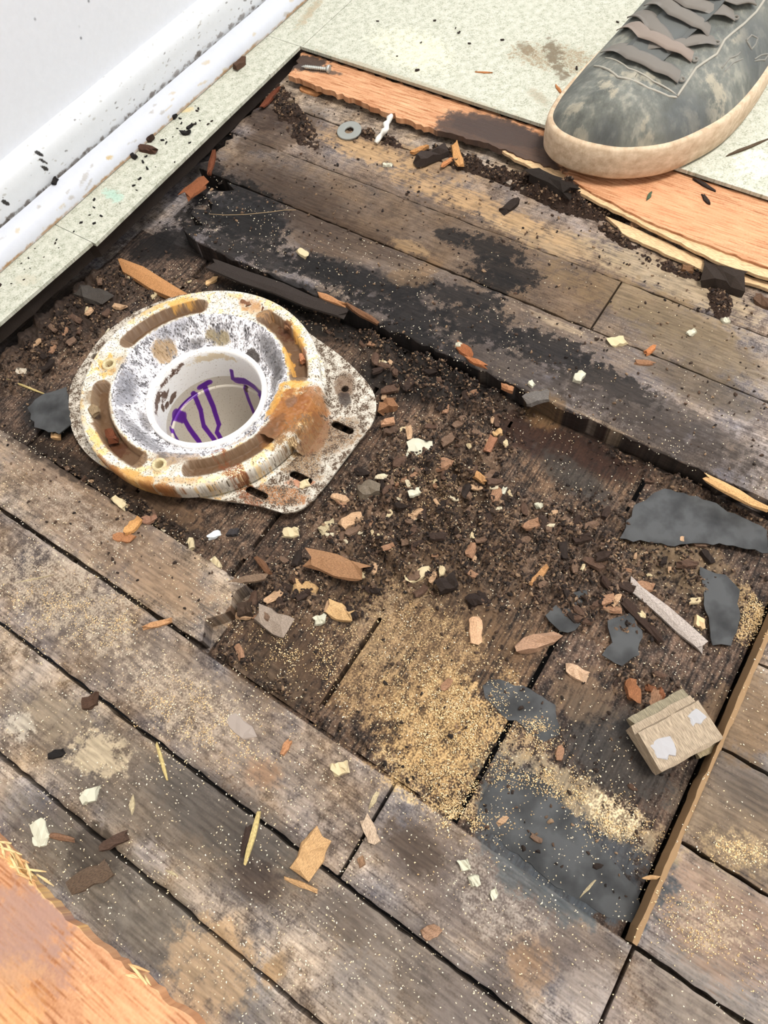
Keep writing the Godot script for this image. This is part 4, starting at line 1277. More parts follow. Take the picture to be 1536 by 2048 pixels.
	for q: Vector2 in [Vector2(-0.4228, -0.1617), Vector2(-0.4125, -0.1377), Vector2(-0.2286, -0.2365)]:
		var h := PackedVector2Array()
		for k in 10:
			h.append(q + Vector2.from_angle(TAU * k / 10) * (0.003 if q.y < -0.16 else 0.0016))
		holes.append(h)
	obj("mounting_plate", plate_with_holes(outline, holes, -0.0075, 0.0016), sheet, t).set_meta("label", "flat galvanised plate with rounded corners and slots")
	obj("ring", ring_mesh(), sheet, t).set_meta("label", "raised white ring with curved slots")
	obj("rust_crust", rust_patch(), sheet, t).set_meta("label", "brown and gold rust crust over the broken rim")
	# chips of rust and dirt stuck in the slots
	var k := 0
	for q: Array in [[Vector3(-0.3709, 0.006, -0.2426), 0.024, 0.007, -0.75, Color8(120, 88, 64)], [Vector3(-0.3338, 0.008, -0.255), 0.010, 0.006, 0.4, Color8(140, 100, 74)], [Vector3(-0.3181, 0.007, -0.2559), 0.009, 0.006, 0.9, Color8(106, 66, 44)], [Vector3(-0.2927, 0.006, -0.2554), 0.010, 0.007, 0.9, Color8(146, 106, 76)], [Vector3(-0.2643, 0.005, -0.2348), 0.008, 0.005, 0.4, Color8(196, 136, 98)], [Vector3(-0.3684, 0.01, -0.1164), 0.010, 0.008, 0.3, Color8(150, 128, 98)], [Vector3(-0.3447, 0.006, -0.1079), 0.012, 0.008, 0.8, Color8(108, 60, 36)]]:
		var c := obj("rust_flake", chip_mesh(q[1], q[2], 0.004, 300 + k, 0.2, 0.001), wood_mat(q[4]), t)
		c.position = q[0] - Vector3(FC.x, 0, FC.y)
		c.rotation.y = -q[3]
		k += 1
	for q: Array in [[162.0, 0.0745], [72.0, 0.0742]]:
		var bush := obj("screw_hole", lathe(PackedVector2Array([Vector2(0.0054, 0.011), Vector2(0.0052, 0.0136), Vector2(0.0036, 0.0138), Vector2(0.0031, 0.0128), Vector2(0.003, 0.004)]), 20, true), wood_mat(Color8(222, 204, 160), 0.6), t)
		bush.position = Vector3(cos(deg_to_rad(q[0])), 0, sin(deg_to_rad(q[0]))) * q[1]

	# the plastic drain inside it, purple primer run down from the joint; u is round the bore, v down it
	var pur := Color8(92, 38, 142)
	var d := []
	var run := func(pts: Array, wide: float):
		for i in pts.size() - 1:
			var a := Vector2(deg_to_rad(pts[i].x) * 0.042, pts[i].y)
			var b := Vector2(deg_to_rad(pts[i + 1].x) * 0.042, pts[i + 1].y)
			var steps := maxi(1, int((b - a).length() / (wide * 0.6)))
			for m in steps + 1:
				d.append([a.lerp(b, float(m) / steps), wide * 1.1, wide * 1.1, 0.0, pur, 1.0, 0.35, 0.25, 0])
	run.call([Vector2(143.8, 0.045), Vector2(140, 0.052), Vector2(139, 0.075)], 0.0022)
	run.call([Vector2(163.5, 0.046), Vector2(169.5, 0.055)], 0.0052)
	run.call([Vector2(170.0, 0.052), Vector2(169.4, 0.071), Vector2(172.1, 0.095), Vector2(172.5, 0.13)], 0.0026)
	run.call([Vector2(197, 0.044), Vector2(194.7, 0.066), Vector2(188.6, 0.085), Vector2(192.2, 0.11), Vector2(193, 0.14)], 0.0022)
	run.call([Vector2(212, 0.044), Vector2(210.7, 0.069), Vector2(206.8, 0.096), Vector2(200.0, 0.1035), Vector2(200.7, 0.115), Vector2(201, 0.14)], 0.0022)
	run.call([Vector2(207, 0.0425), Vector2(219, 0.0405)], 0.0028)
	run.call([Vector2(150, 0.0455), Vector2(200, 0.0465)], 0.0012)
	run.call([Vector2(250, 0.028), Vector2(247, 0.040), Vector2(258, 0.039)], 0.0016)
	run.call([Vector2(252, 0.041), Vector2(264, 0.039), Vector2(276, 0.041), Vector2(290, 0.046)], 0.0042)
	run.call([Vector2(260.5, 0.046), Vector2(258.9, 0.066), Vector2(258.5, 0.10)], 0.0018)
	run.call([Vector2(288.4, 0.04), Vector2(282.5, 0.06), Vector2(281, 0.09)], 0.0026)
	var filth := Color8(62, 38, 26)
	for q: Array in [[165, 0.020, 0.006, 0.005], [178, 0.012, 0.012, 0.003], [195, 0.010, 0.008, 0.003], [160, 0.030, 0.004, 0.003], [152, 0.025, 0.003, 0.004], [172, 0.031, 0.005, 0.003], [262, 0.048, 0.002, 0.004], [230, 0.012, 0.02, 0.004], [150, 0.014, 0.012, 0.005]]:
		d.append([Vector2(deg_to_rad(q[0]) * 0.042, q[1]), q[2], q[3], 0.0, filth if q[0] != 230 else Color8(206, 186, 150), 0.9, 0.4, 2.8, 0])
	var pm := std(Color.WHITE, 0.3)
	var im := paint(660, 450, 0.0, 0.0, 0.0004, 6, d)
	pm.albedo_texture = tex(im)
	var pipe := thing("drain_pipe", "white plastic drain pipe with purple primer drips inside the toilet flange", "pipe", Vector3(FC.x, 0, FC.y))
	var upper := [Vector2(0.0472, -0.03), Vector2(0.0472, -0.0062), Vector2(0.0466, -0.0046), Vector2(0.0446, -0.0042), Vector2(0.0434, -0.0048), Vector2(0.0424, -0.007), Vector2(0.0420, -0.012), Vector2(0.0417, -0.047)]
	obj("collar", pipe_lathe(upper), pm, pipe)
	obj("lower_pipe", pipe_lathe([Vector2(0.0416, -0.047), Vector2(0.0402, -0.0474), Vector2(0.040, -0.049), Vector2(0.040, -0.17), Vector2(0.001, -0.171)]), pm, pipe)

func pipe_lathe(prof: Array) -> ArrayMesh:
	var st := SurfaceTool.new()
	st.begin(Mesh.PRIMITIVE_TRIANGLES)
	var n := 96
	for i in prof.size():
		for k in n + 1:
			var a := TAU * k / n
			var p: Vector2 = prof[i]
			st.set_uv(Vector2(a * 0.042 / 0.264, clampf(-p.y, 0.0, 0.178) / 0.18))
			st.add_vertex(Vector3(cos(a) * p.x, p.y, sin(a) * p.x))
	for i in prof.size() - 1:
		for k in n:
			var q := i * (n + 1) + k
			for o: int in [q, q + n + 1, q + 1, q + 1, q + n + 1, q + n + 2]:
				st.add_index(o)
	st.generate_normals()
	return st.commit()

# ---------------------------------------------------------------- shoe
const SHOE_L := [Vector2(-0.80, -0.185), Vector2(-0.74, -0.195), Vector2(-0.68, -0.207), Vector2(-0.62, -0.214), Vector2(-0.57, -0.217), Vector2(-0.54, -0.216)]
const SHOE_R := [Vector2(-0.80, -0.085), Vector2(-0.74, -0.080), Vector2(-0.676, -0.076), Vector2(-0.63, -0.076), Vector2(-0.59, -0.081), Vector2(-0.56, -0.092), Vector2(-0.53, -0.110)]
const SHOE_H := [Vector2(-0.80, 0.115), Vector2(-0.74, 0.088), Vector2(-0.68, 0.066), Vector2(-0.62, 0.046), Vector2(-0.58, 0.037), Vector2(-0.54, 0.030)]

func along(t: Array, z: float) -> float:
	if z <= t[0].x:
		return t[0].y
	for i in t.size() - 1:
		if z <= t[i + 1].x:
			return lerpf(t[i].y, t[i + 1].y, (z - t[i].x) / (t[i + 1].x - t[i].x))
	return t[-1].y

func shoe_crest(z: float) -> float:
	return -0.157 + (-0.54 - minf(z, -0.54)) * 0.06

func shoe_top(x: float, z: float) -> float:
	var c := shoe_crest(z)
	var l := along(SHOE_L, z) + 0.004
	var r := along(SHOE_R, z) - 0.004
	var q := 1.0 - ((c - x) / (c - l) if x < c else (x - c) / (r - c))
	return 0.044 + along(SHOE_H, z) * pow(sin(clampf(q, 0.001, 1) * PI / 2), 0.7)

func shoe_outline() -> PackedVector2Array:
	var p := [Vector2(-0.085, -0.80), Vector2(-0.080, -0.74), Vector2(-0.076, -0.676), Vector2(-0.076, -0.63), Vector2(-0.081, -0.59), Vector2(-0.092, -0.56), Vector2(-0.110, -0.53), Vector2(-0.137, -0.509), Vector2(-0.160, -0.502), Vector2(-0.180, -0.501), Vector2(-0.198, -0.506), Vector2(-0.211, -0.519), Vector2(-0.216, -0.54), Vector2(-0.217, -0.57), Vector2(-0.214, -0.62), Vector2(-0.207, -0.68), Vector2(-0.195, -0.74), Vector2(-0.185, -0.80), Vector2(-0.165, -0.83), Vector2(-0.135, -0.838), Vector2(-0.105, -0.83)]
	return smooth_loop(p, 6)

func loft(rings: Array, close_top := true) -> ArrayMesh:
	var st := SurfaceTool.new()
	st.begin(Mesh.PRIMITIVE_TRIANGLES)
	var n: int = rings[0].size()
	for r: PackedVector3Array in rings:
		for k in n + 1:
			var p := r[k % n]
			st.set_uv(Vector2((p.x + 0.24) / 0.36, (p.z + 0.86) / 0.36))
			st.set_uv2(Vector2(p.x, p.z) * 8.0)
			st.add_vertex(p)
	for i in rings.size() - 1:
		for k in n:
			var q := i * (n + 1) + k
			for o: int in [q, q + n + 1, q + 1, q + 1, q + n + 1, q + n + 2]:
				st.add_index(o)
	st.generate_normals()
	return st.commit()

func offset_loop(p: PackedVector2Array, d: float) -> PackedVector2Array:
	var out := PackedVector2Array()
	var n := p.size()
	for i in n:
		var t := (p[(i + 1) % n] - p[(i + n - 1) % n]).normalized()
		out.append(p[i] - t.orthogonal() * d)
	return out

func ribbon(pts: Array, wide: float, thick: float, lift: float) -> ArrayMesh:
	# a flat lace laid over the upper through points on its plan
	var fine := PackedVector2Array()
	for i in pts.size() - 1:
		for k in 6:
			fine.append(pts[i].lerp(pts[i + 1], k / 6.0))
	fine.append(pts[-1])
	var st := SurfaceTool.new()
	st.begin(Mesh.PRIMITIVE_TRIANGLES)
	var n := fine.size()
	var rows := []
	for i in n:
		var t := (fine[mini(i + 1, n - 1)] - fine[maxi(i - 1, 0)]).normalized().orthogonal()
		var f := float(i) / (n - 1)
		var up := lift * minf(1.0, minf(f, 1.0 - f) * 5.0 + 0.15)
		var row := PackedVector3Array()
		for k in 5:
			var o := (k - 2) / 2.0 * wide / 2
			var p := fine[i] + t * o
			var y := (shoe_top(p.x, p.y) * 0.5 + shoe_top(fine[i].x, fine[i].y) * 0.5) + up + (thick if k > 0 and k < 4 else thick * 0.4)
			row.append(Vector3(p.x, y, p.y))
		for k in 2:
			var p := fine[i] + t * wide / 2 * (1 - 2 * k)
			row.append(Vector3(p.x, shoe_top(fine[i].x, fine[i].y) + up - thick * 0.5, p.y))
		rows.append(row)
	for i in n - 1:
		for k in 7:
			var l := (k + 1) % 7
			tri(st, rows[i][k], rows[i + 1][k], rows[i + 1][l])
			tri(st, rows[i][k], rows[i + 1][l], rows[i][l])
	st.generate_normals()
	return st.commit()

func shoe_line(pts: Array, radius: float, lift := 0.0) -> ArrayMesh:
	var path := PackedVector3Array()
	var rad := PackedFloat32Array()
	for i in pts.size() - 1:
		for k in 5:
			var p: Vector2 = pts[i].lerp(pts[i + 1], k / 5.0)
			path.append(Vector3(p.x, shoe_top(p.x, p.y) + lift, p.y))
			rad.append(radius)
	path.append(Vector3(pts[-1].x, shoe_top(pts[-1].x, pts[-1].y) + lift, pts[-1].y))
	rad.append(radius * 0.5)
	return tube(path, rad, 6)

func shoe() -> void:
	var t := thing("shoe", "dusty grey leather lace-up shoe with a thick dirty cream rubber sole on the vinyl floor", "shoe", Vector3(0, 0, 0.0035))
	var outline := shoe_outline()
	var rings := []
	for q: Array in [[0.012, 0.0], [0.0022, 0.0], [0.0005, 0.0025], [0.0, 0.008], [0.0, 0.018], [0.0008, 0.0245], [0.0026, 0.0268], [0.007, 0.0262]]:
		var loop := offset_loop(outline, q[0])
		var r := PackedVector3Array()
		for p in loop:
			var toe := clampf((p.y + 0.575) / 0.075, 0, 1)
			r.append(Vector3(p.x, 0.0186 + q[1] + 0.0012 * toe * toe, p.y))
		rings.append(r)
	var rubber := std(Color.WHITE, 0.75)
	rubber.albedo_texture = tex(paint(512, 512, 0.0, 0.0, 0.0006, 7, [[Vector2(0.15, 0.15), 0.03, 0.004, 0.1, Color8(150, 106, 66), 0.6, 0.6, 2.2, 0], [Vector2(0.05, 0.22), 0.03, 0.006, 0.1, Color8(150, 116, 76), 0.5, 0.6, 2.2, 0]]))
	rubber.uv1_triplanar = true
	rubber.uv1_scale = Vector3(3.3, 3.3, 3.3)
	obj("sole", loft(rings), rubber, t).set_meta("label", "thick cream rubber sole stained with brown dirt")
	# upper
	rings = []
	var rim := offset_loop(outline, 0.0042)
	var rows := 22
	var wr := fnl(77, 60.0, 3)
	for j in rows + 1:
		var q := float(j) / rows
		q = 1.0 - pow(1.0 - q, 1.5)
		var r := PackedVector3Array()
		for p in rim:
			var cz := clampf(p.y, -0.80, -0.54)
			var c := Vector2(shoe_crest(cz), cz)
			var e := p.lerp(c, q)
			var h := along(SHOE_H, cz) * pow(sin(q * PI / 2), 0.7)
			# creases where the toes bend
			var crease := 0.0016 * sin((e.y + 0.3 * (e.x + 0.157)) * 700.0) * exp(-pow((e.y + 0.563) / 0.012, 2)) * q
			r.append(Vector3(e.x, 0.0425 + (0.0015 + h) + crease + 0.0012 * wr.get_noise_2d(e.x, e.y) * minf(1.0, q * 3.0), e.y))
		rings.append(r)
	var s := []
	var dust := Color8(170, 160, 138)
	for q: Array in [[Vector2(-0.1816, -0.5425), Vector2(-0.1644, -0.531), 0.006, 0.7], [Vector2(-0.1965, -0.5172), Vector2(-0.1826, -0.5204), 0.005, 0.6], [Vector2(-0.1097, -0.5865), Vector2(-0.0907, -0.5843), 0.006, 0.75], [Vector2(-0.0936, -0.5801), Vector2(-0.0949, -0.567), 0.008, 0.5], [Vector2(-0.1733, -0.5498), Vector2(-0.1257, -0.5561), 0.004, 0.55], [Vector2(-0.1321, -0.5178), Vector2(-0.1204, -0.5253), 0.004, 0.5], [Vector2(-0.1683, -0.5051), Vector2(-0.1822, -0.5067), 0.004, 0.5], [Vector2(-0.1332, -0.5295), Vector2(-0.1327, -0.523), 0.002, 0.6], [Vector2(-0.1071, -0.6247), Vector2(-0.1016, -0.6425), 0.004, 0.5], [Vector2(-0.1083, -0.5535), Vector2(-0.0992, -0.5573), 0.006, 0.4]]:
		s.append(spot(q[0], q[1], q[2], dust, q[3], 0.7, 2.2))
	for q: Array in [[Vector2(-0.1217, -0.5351), Vector2(-0.0926, -0.5695), 0.018, 0.5], [Vector2(-0.1669, -0.5081), Vector2(-0.1449, -0.5085), 0.012, 0.45], [Vector2(-0.0959, -0.6256), Vector2(-0.08, -0.6679), 0.02, 0.5]]:
		s.append(spot(q[0], q[1], q[2], Color8(66, 70, 74), q[3], 0.7, 1.2))
	var leather := std(Color.WHITE, 0.6)
	leather.albedo_texture = tex(paint(720, 720, -0.24, -0.86, 0.0005, 5, s))
	leather.heightmap_enabled = true
	leather.heightmap_texture = speck_tex
	leather.heightmap_scale = 0.05
	obj("upper", loft(rings), leather, t).set_meta("label", "dusty grey leather upper")
	# tongue in the opening, seams and laces
	var lace := std(Color8(112, 107, 100), 0.9)
	var seam := std(Color8(158, 154, 142), 0.8)
	obj("tongue", ribbon([Vector2(-0.1614, -0.571), Vector2(-0.1524, -0.6025), Vector2(-0.1439, -0.6307), Vector2(-0.1403, -0.6635), Vector2(-0.15, -0.76)], 0.034, 0.001, 0.0006), std(Color8(92, 94, 92), 0.85), t).set_meta("label", "grey tongue under the laces")
	obj("seam", shoe_line([Vector2(-0.1963, -0.5686), Vector2(-0.1681, -0.5471), Vector2(-0.1427, -0.5459), Vector2(-0.1273, -0.551), Vector2(-0.1215, -0.5555)], 0.0009), seam, t)
	obj("seam", shoe_line([Vector2(-0.19, -0.5743), Vector2(-0.1649, -0.5572), Vector2(-0.1422, -0.5532), Vector2(-0.1221, -0.5566)], 0.0007), seam, t)
	obj("seam", shoe_line([Vector2(-0.1219, -0.5561), Vector2(-0.1211, -0.571), Vector2(-0.1205, -0.5839), Vector2(-0.113, -0.6053), Vector2(-0.1133, -0.6195), Vector2(-0.1073, -0.6419), Vector2(-0.1041, -0.659), Vector2(-0.1034, -0.6757)], 0.0011), seam, t)
	var eye := [[Vector2(-0.1946, -0.5889), Vector2(-0.1271, -0.5682)], [Vector2(-0.195, -0.6187), Vector2(-0.1263, -0.5882)], [Vector2(-0.1927, -0.6332), Vector2(-0.119, -0.612)], [Vector2(-0.1818, -0.6347), Vector2(-0.1162, -0.6387)]]
	obj("lace", ribbon([eye[2][0], Vector2(-0.1653, -0.6004), Vector2(-0.1466, -0.5867), Vector2(-0.1401, -0.5841)], 0.0115, 0.0012, 0.0018), lace, t)
	obj("lace", ribbon([Vector2(-0.1606, -0.582), Vector2(-0.1424, -0.5869), Vector2(-0.1313, -0.599), eye[2][1]], 0.010, 0.0012, 0.0022), lace, t)
	obj("lace", ribbon([eye[0][0], Vector2(-0.1668, -0.5681), Vector2(-0.1443, -0.5638), eye[0][1]], 0.013, 0.0013, 0.0024), lace, t)
	obj("lace", ribbon([eye[1][0], Vector2(-0.1678, -0.589), Vector2(-0.145, -0.5837), eye[1][1]], 0.011, 0.0013, 0.0034), std(Color8(130, 118, 108), 0.9), t)
	obj("lace", ribbon([eye[3][0], Vector2(-0.1558, -0.6138), Vector2(-0.1379, -0.6114), Vector2(-0.125, -0.6144)], 0.0125, 0.0013, 0.0036), lace, t)
	obj("lace", ribbon([Vector2(-0.173, -0.6348), Vector2(-0.1489, -0.6244), Vector2(-0.1315, -0.6281), eye[3][1]], 0.012, 0.0013, 0.0028), lace, t)
	obj("lace", ribbon([Vector2(-0.1611, -0.641), Vector2(-0.139, -0.6375), Vector2(-0.1207, -0.6459), Vector2(-0.1103, -0.6616)], 0.012, 0.0013, 0.0028), lace, t)
	for e: Array in eye:
		var p: Vector2 = e[1]
		var o := obj("eyelet", lathe(PackedVector2Array([Vector2(0.0014, 0.0002), Vector2(0.0018, 0.001), Vector2(0.0026, 0.0011), Vector2(0.0031, 0.0)]), 14, true), std(Color8(112, 108, 100), 0.5), t)
		o.position = Vector3(p.x + 0.002, shoe_top(p.x + 0.002, p.y) + 0.0004, p.y)
	# embossed marks on the side
	for m: Array in [[Vector2(-0.1, -0.6364), Vector2(-0.0989, -0.644), Vector2(-0.0944, -0.649), Vector2(-0.0935, -0.6441), Vector2(-0.094, -0.6373), Vector2(-0.1, -0.6364)], [Vector2(-0.1051, -0.6011), Vector2(-0.1039, -0.613), Vector2(-0.1002, -0.6213), Vector2(-0.0997, -0.6256)], [Vector2(-0.1023, -0.6018), Vector2(-0.1001, -0.614), Vector2(-0.0956, -0.625)], [Vector2(-0.0889, -0.6368), Vector2(-0.087, -0.6464), Vector2(-0.0832, -0.6604), Vector2(-0.0833, -0.6519), Vector2(-0.0883, -0.6359)]]:
		obj("embossed_mark", shoe_line(m, 0.0008, -0.0002), std(Color8(122, 120, 112), 0.7), t)

# ---------------------------------------------------------------- loose things one can point at
const TAN := Color8(206, 168, 118)
const CREAM := Color8(192, 176, 140)
const ORANGE := Color8(186, 122, 74)
const BROWN := Color8(104, 74, 54)
const DARK := Color8(52, 41, 34)
const BLACK := Color8(30, 26, 24)
const WHITE := Color8(190, 187, 166)
const GREY := Color8(126, 112, 98)
const YELLOW := Color8(206, 184, 124)
const PINK := Color8(178, 138, 112)
var chip_seed := 400

# a chip lying from a to b on the plan, W wide and T thick (mm)
func chip(called: String, label: String, cat: String, color: Color, a: Vector2, b: Vector2, W: float, T: float, sharp := 0.2, curl := 0.0, lift := 0.0, group := "") -> MeshInstance3D:
	chip_seed += 1
	var L := (b - a).length()
	var m := chip_mesh(L, W * 0.001, T * 0.001, chip_seed, sharp, curl * 0.001)
	var o := obj(called, m, wood_mat(color, 0.85, 30.0, 110.0))
	var mid := (a + b) / 2
	var y := maxf(ground(mid.x, mid.y), maxf(ground(a.x, a.y), ground(b.x, b.y)) - 0.002)
	if cat == "plaster chip":
		var pm := std(color, 0.85)
		pm.resource_name = "plaster"
		o.material_override = pm
	o.position = Vector3(mid.x, y - 0.0003 + lift * 0.001, mid.y)
	o.rotation = Vector3(0.06 * sin(chip_seed * 1.7), -(b - a).angle(), 0.05 * sin(chip_seed * 2.9))
	tag(o, label, cat, group)
	return o

func pieces() -> void:
	# hardware
	var screw := thing("screw", "bare steel screw lying in the black corner by the vinyl", "screw", Vector3(-0.4599, 0.0145, -0.5257))
	var dir: Vector3 = Vector3(-0.4771, 0.0145, -0.5227) - Vector3(-0.4451, 0.0145, -0.532)
	screw.rotation.y = -Vector2(dir.x, dir.z).angle()
	var steel := std(Color8(178, 180, 172), 0.4)
	steel.metallic = 0.6
	var pth := PackedVector3Array()
	var rad := PackedFloat32Array()
	for i in 40:
		pth.append(Vector3(-0.012 + 0.026 * i / 39.0, 0, 0))
		rad.append((0.0021 if i % 3 == 0 else 0.0015) * (1.0 if i < 32 else 1.0 - (i - 32) * 0.11))
	obj("shank", tube(pth, rad, 10), steel, screw)
	obj("head", tube(PackedVector3Array([Vector3(-0.0155, 0, 0), Vector3(-0.0152, 0, 0), Vector3(-0.0135, 0, 0), Vector3(-0.0115, 0, 0)]), PackedFloat32Array([0.0036, 0.0042, 0.0040, 0.0018]), 14), steel, screw)
	var wz := std(Color8(142, 144, 138), 0.5)
	wz.metallic = 0.3
	var washer := obj("washer", lathe(PackedVector2Array([Vector2(0.0042, 0), Vector2(0.0042, 0.0012), Vector2(0.0046, 0.0016), Vector2(0.0112, 0.0016), Vector2(0.0116, 0.0012), Vector2(0.0116, 0), Vector2(0.0042, 0)]), 36), wz)
	washer.position = Vector3(-0.3881, 0.004, -0.4775)
	washer.position.y = ground(washer.position.x, washer.position.z) + 0.0012
	washer.rotation.x = 0.1
	tag(washer, "flat dull grey metal washer lying on the dark boards", "washer")
	var strip := thing("plastic_strip", "crumpled white plastic strip standing near the washer", "plastic strip", Vector3.ZERO)
	var sp := PackedVector3Array([Vector3(-0.3559, 0.002, -0.4741), Vector3(-0.3556, 0.004, -0.4781), Vector3(-0.3553, 0.005, -0.4837), Vector3(-0.3526, 0.009, -0.4834), Vector3(-0.3529, 0.008, -0.488), Vector3(-0.3555, 0.01, -0.4914), Vector3(-0.3562, 0.009, -0.4966), Vector3(-0.3555, 0.012, -0.4976), Vector3(-0.3567, 0.011, -0.5027)])
	obj("strip", tube(sp, PackedFloat32Array([0.0022, 0.0026, 0.0022, 0.0030, 0.0024, 0.0030, 0.0022, 0.0030, 0.0018]), 7), std(Color8(222, 220, 210), 0.6), strip)
	var thread_path := PackedVector3Array()
	for q: Vector3 in [Vector3(-0.4361, 0.0015, -0.3275), Vector3(-0.4209, 0.003, -0.3321), Vector3(-0.4044, 0.004, -0.3402), Vector3(-0.3866, 0.004, -0.3531), Vector3(-0.3773, 0.003, -0.3622), Vector3(-0.37, 0.0015, -0.3681)]:
		thread_path.append(q)
	var fib := PackedFloat32Array()
	for i in thread_path.size():
		fib.append(0.0003)
	tag(obj("fibre", tube(thread_path, fib, 5), std(Color8(150, 128, 96), 0.9)), "thin pale fibre lying across the black stained board", "fibre")

	# the sawn offcut on the right
	var off := thing("wood_offcut", "pale sawn flooring offcut with a tongued edge, lying beside the saw cut", "wood block", Vector3(0.0744, -0.013, -0.1292))
	var e: Vector3 = Vector3(0.0861, -0.013, -0.15) - Vector3(0.0589, -0.013, -0.1049)
	off.rotation.y = -Vector2(e.x, e.z).angle()
	var L := 0.0205
	var body := PackedVector2Array([Vector2(-0.0135, 0.0), Vector2(0.0125, 0.0), Vector2(0.0145, 0.002), Vector2(0.0145, 0.0145), Vector2(0.0125, 0.016), Vector2(-0.0085, 0.0165), Vector2(-0.0092, 0.0125), Vector2(-0.0135, 0.0120)])
	obj("body", extrude_rough(body, -L, L, 501), cross_mat(Color8(176, 158, 134)), off)
	obj("tongue", extrude_rough(PackedVector2Array([Vector2(-0.0185, 0.004), Vector2(-0.013, 0.004), Vector2(-0.013, 0.0108), Vector2(-0.0185, 0.0104)]), -L + 0.003, L - 0.001, 502), cross_mat(Color8(148, 138, 114)), off)
	obj("lip", extrude_rough(PackedVector2Array([Vector2(0.0135, 0.001), Vector2(0.0175, 0.001), Vector2(0.0178, 0.006), Vector2(0.0135, 0.0062)]), L * 0.3, L + 0.0015, 503), cross_mat(Color8(168, 152, 120)), off)
	obj("painted_patch", chip_mesh(0.013, 0.012, 0.0007, 504, 0.2), std(Color8(160, 158, 158), 0.7), off).position = Vector3(-0.0115, 0.0160, 0.004)
	obj("painted_patch", chip_mesh(0.009, 0.008, 0.0007, 505, 0.2), std(Color8(158, 157, 157), 0.7), off).position = Vector3(0.014, 0.0160, -0.002)

	# weathered splinter
	var sl := chip("splinter", "long weathered grey splinter lying in the hole near the right edge", "splinter", Color8(184, 172, 162), Vector2(0.0126, -0.206), Vector2(0.0728, -0.1921), 9.5, 5.0, 0.1, 0.0)
	sl.rotation.x = 0.25
	chip("splinter", "dark brown rotten splinter lying along the long grey splinter", "splinter", Color8(58, 42, 33), Vector2(-0.0035, -0.1995), Vector2(0.0506, -0.1802), 7.0, 4.0, 0.3)

	# tar paper scraps
	var tar := std(Color8(72, 73, 73), 0.75)
	tar.albedo_texture = cloud_tex
	tar.uv1_triplanar = true
	tar.uv1_scale = Vector3(6, 6, 6)
	var scraps := [
		[[Vector2(-0.0041, -0.257), Vector2(0.0074, -0.2795), Vector2(0.0364, -0.2855), Vector2(0.076, -0.2834), Vector2(0.0825, -0.2687), Vector2(0.0534, -0.2593), Vector2(0.0298, -0.243), Vector2(-0.0025, -0.2298)], -0.0115, "large torn sheet of black tar paper below the long board edge, right side"],
		[[Vector2(0.0496, -0.2377), Vector2(0.0647, -0.2408), Vector2(0.0763, -0.2359), Vector2(0.084, -0.2137), Vector2(0.0845, -0.1992), Vector2(0.0752, -0.1934), Vector2(0.0635, -0.2126)], -0.0135, "narrow strip of black tar paper right of the long grey splinter"],
		[[Vector2(-0.0196, -0.1571), Vector2(-0.015, -0.1757), Vector2(-0.0044, -0.1862), Vector2(0.0001, -0.1732), Vector2(0.0007, -0.1581), Vector2(-0.0069, -0.1527)], -0.0125, "cracked black tar paper scrap left of the grey splinter"],
		[[Vector2(0.0149, -0.1749), Vector2(0.0246, -0.1867), Vector2(0.0358, -0.1802), Vector2(0.041, -0.1648), Vector2(0.0347, -0.1536), Vector2(0.0218, -0.1529), Vector2(0.0236, -0.1633)], -0.0135, "curled black tar paper scrap under the grey splinter"],
		[[Vector2(-0.0315, -0.0989), Vector2(-0.0242, -0.1078), Vector2(-0.0058, -0.1121), Vector2(0.0113, -0.1115), Vector2(0.0218, -0.0974), Vector2(0.0151, -0.088), Vector2(0.0004, -0.0907), Vector2(-0.0124, -0.0895), Vector2(-0.0265, -0.093)], -0.0177, "tongue shaped black tar patch crossing the gap between the lower boards"],
		[[Vector2(0.0028, -0.0585), Vector2(0.0167, -0.069), Vector2(0.0295, -0.0691), Vector2(0.0414, -0.0641), Vector2(0.0666, -0.056), Vector2(0.0906, -0.0483), Vector2(0.1015, -0.0333), Vector2(0.0806, -0.0264), Vector2(0.0516, -0.0257), Vector2(0.0229, -0.0277), Vector2(0.0038, -0.0305), Vector2(-0.0003, -0.0436)], -0.0177, "large blue black tar paper patch at the foot of the saw cut"],
		[[Vector2(-0.433, -0.1135), Vector2(-0.4221, -0.128), Vector2(-0.3928, -0.1042), Vector2(-0.3948, -0.0925), Vector2(-0.4172, -0.0873), Vector2(-0.4365, -0.0976)], -0.0072, "black tar paper scrap at the left of the toilet flange"],
	]
	for i in scraps.size():
		var o := obj("tar_paper", plate(ragged(scraps[i][0], 0.004, 0.0014, 520 + i), scraps[i][1], 0.0012, 0.005, 0.0004, 0.0014 if i < 4 or i > 5 else 0.0005, 40, 530 + i), tar)
		tag(o, scraps[i][2], "tar paper", "scraps of black tar paper")

	# rotten remains
	chip("board_end", "splintered orange end of a rotten strip beside the vinyl corner", "wood piece", Color8(196, 142, 92), Vector2(-0.4826, -0.2537), Vector2(-0.3902, -0.2468), 15.0, 7.0, 0.25)
	chip("board_remnant", "black rotten strip remnant between the flange and the long board edge", "wood piece", Color8(54, 46, 41), Vector2(-0.3988, -0.2842), Vector2(-0.2632, -0.2931), 13.0, 2.0, 0.0, 0, 0)
	chip("wood_chunk", "square dark wood chunk lying behind the flange by the vinyl edge", "wood chunk", Color8(74, 68, 62), Vector2(-0.4917, -0.2088), Vector2(-0.4616, -0.2124), 15.0, 7.0, 0.0)
	chip("wood_chunk", "square black crumbling wood chunk on the boards at the right edge", "wood chunk", Color8(50, 40, 32), Vector2(-0.0432, -0.4578), Vector2(-0.0128, -0.4662), 24.0, 10.0, 0.0)
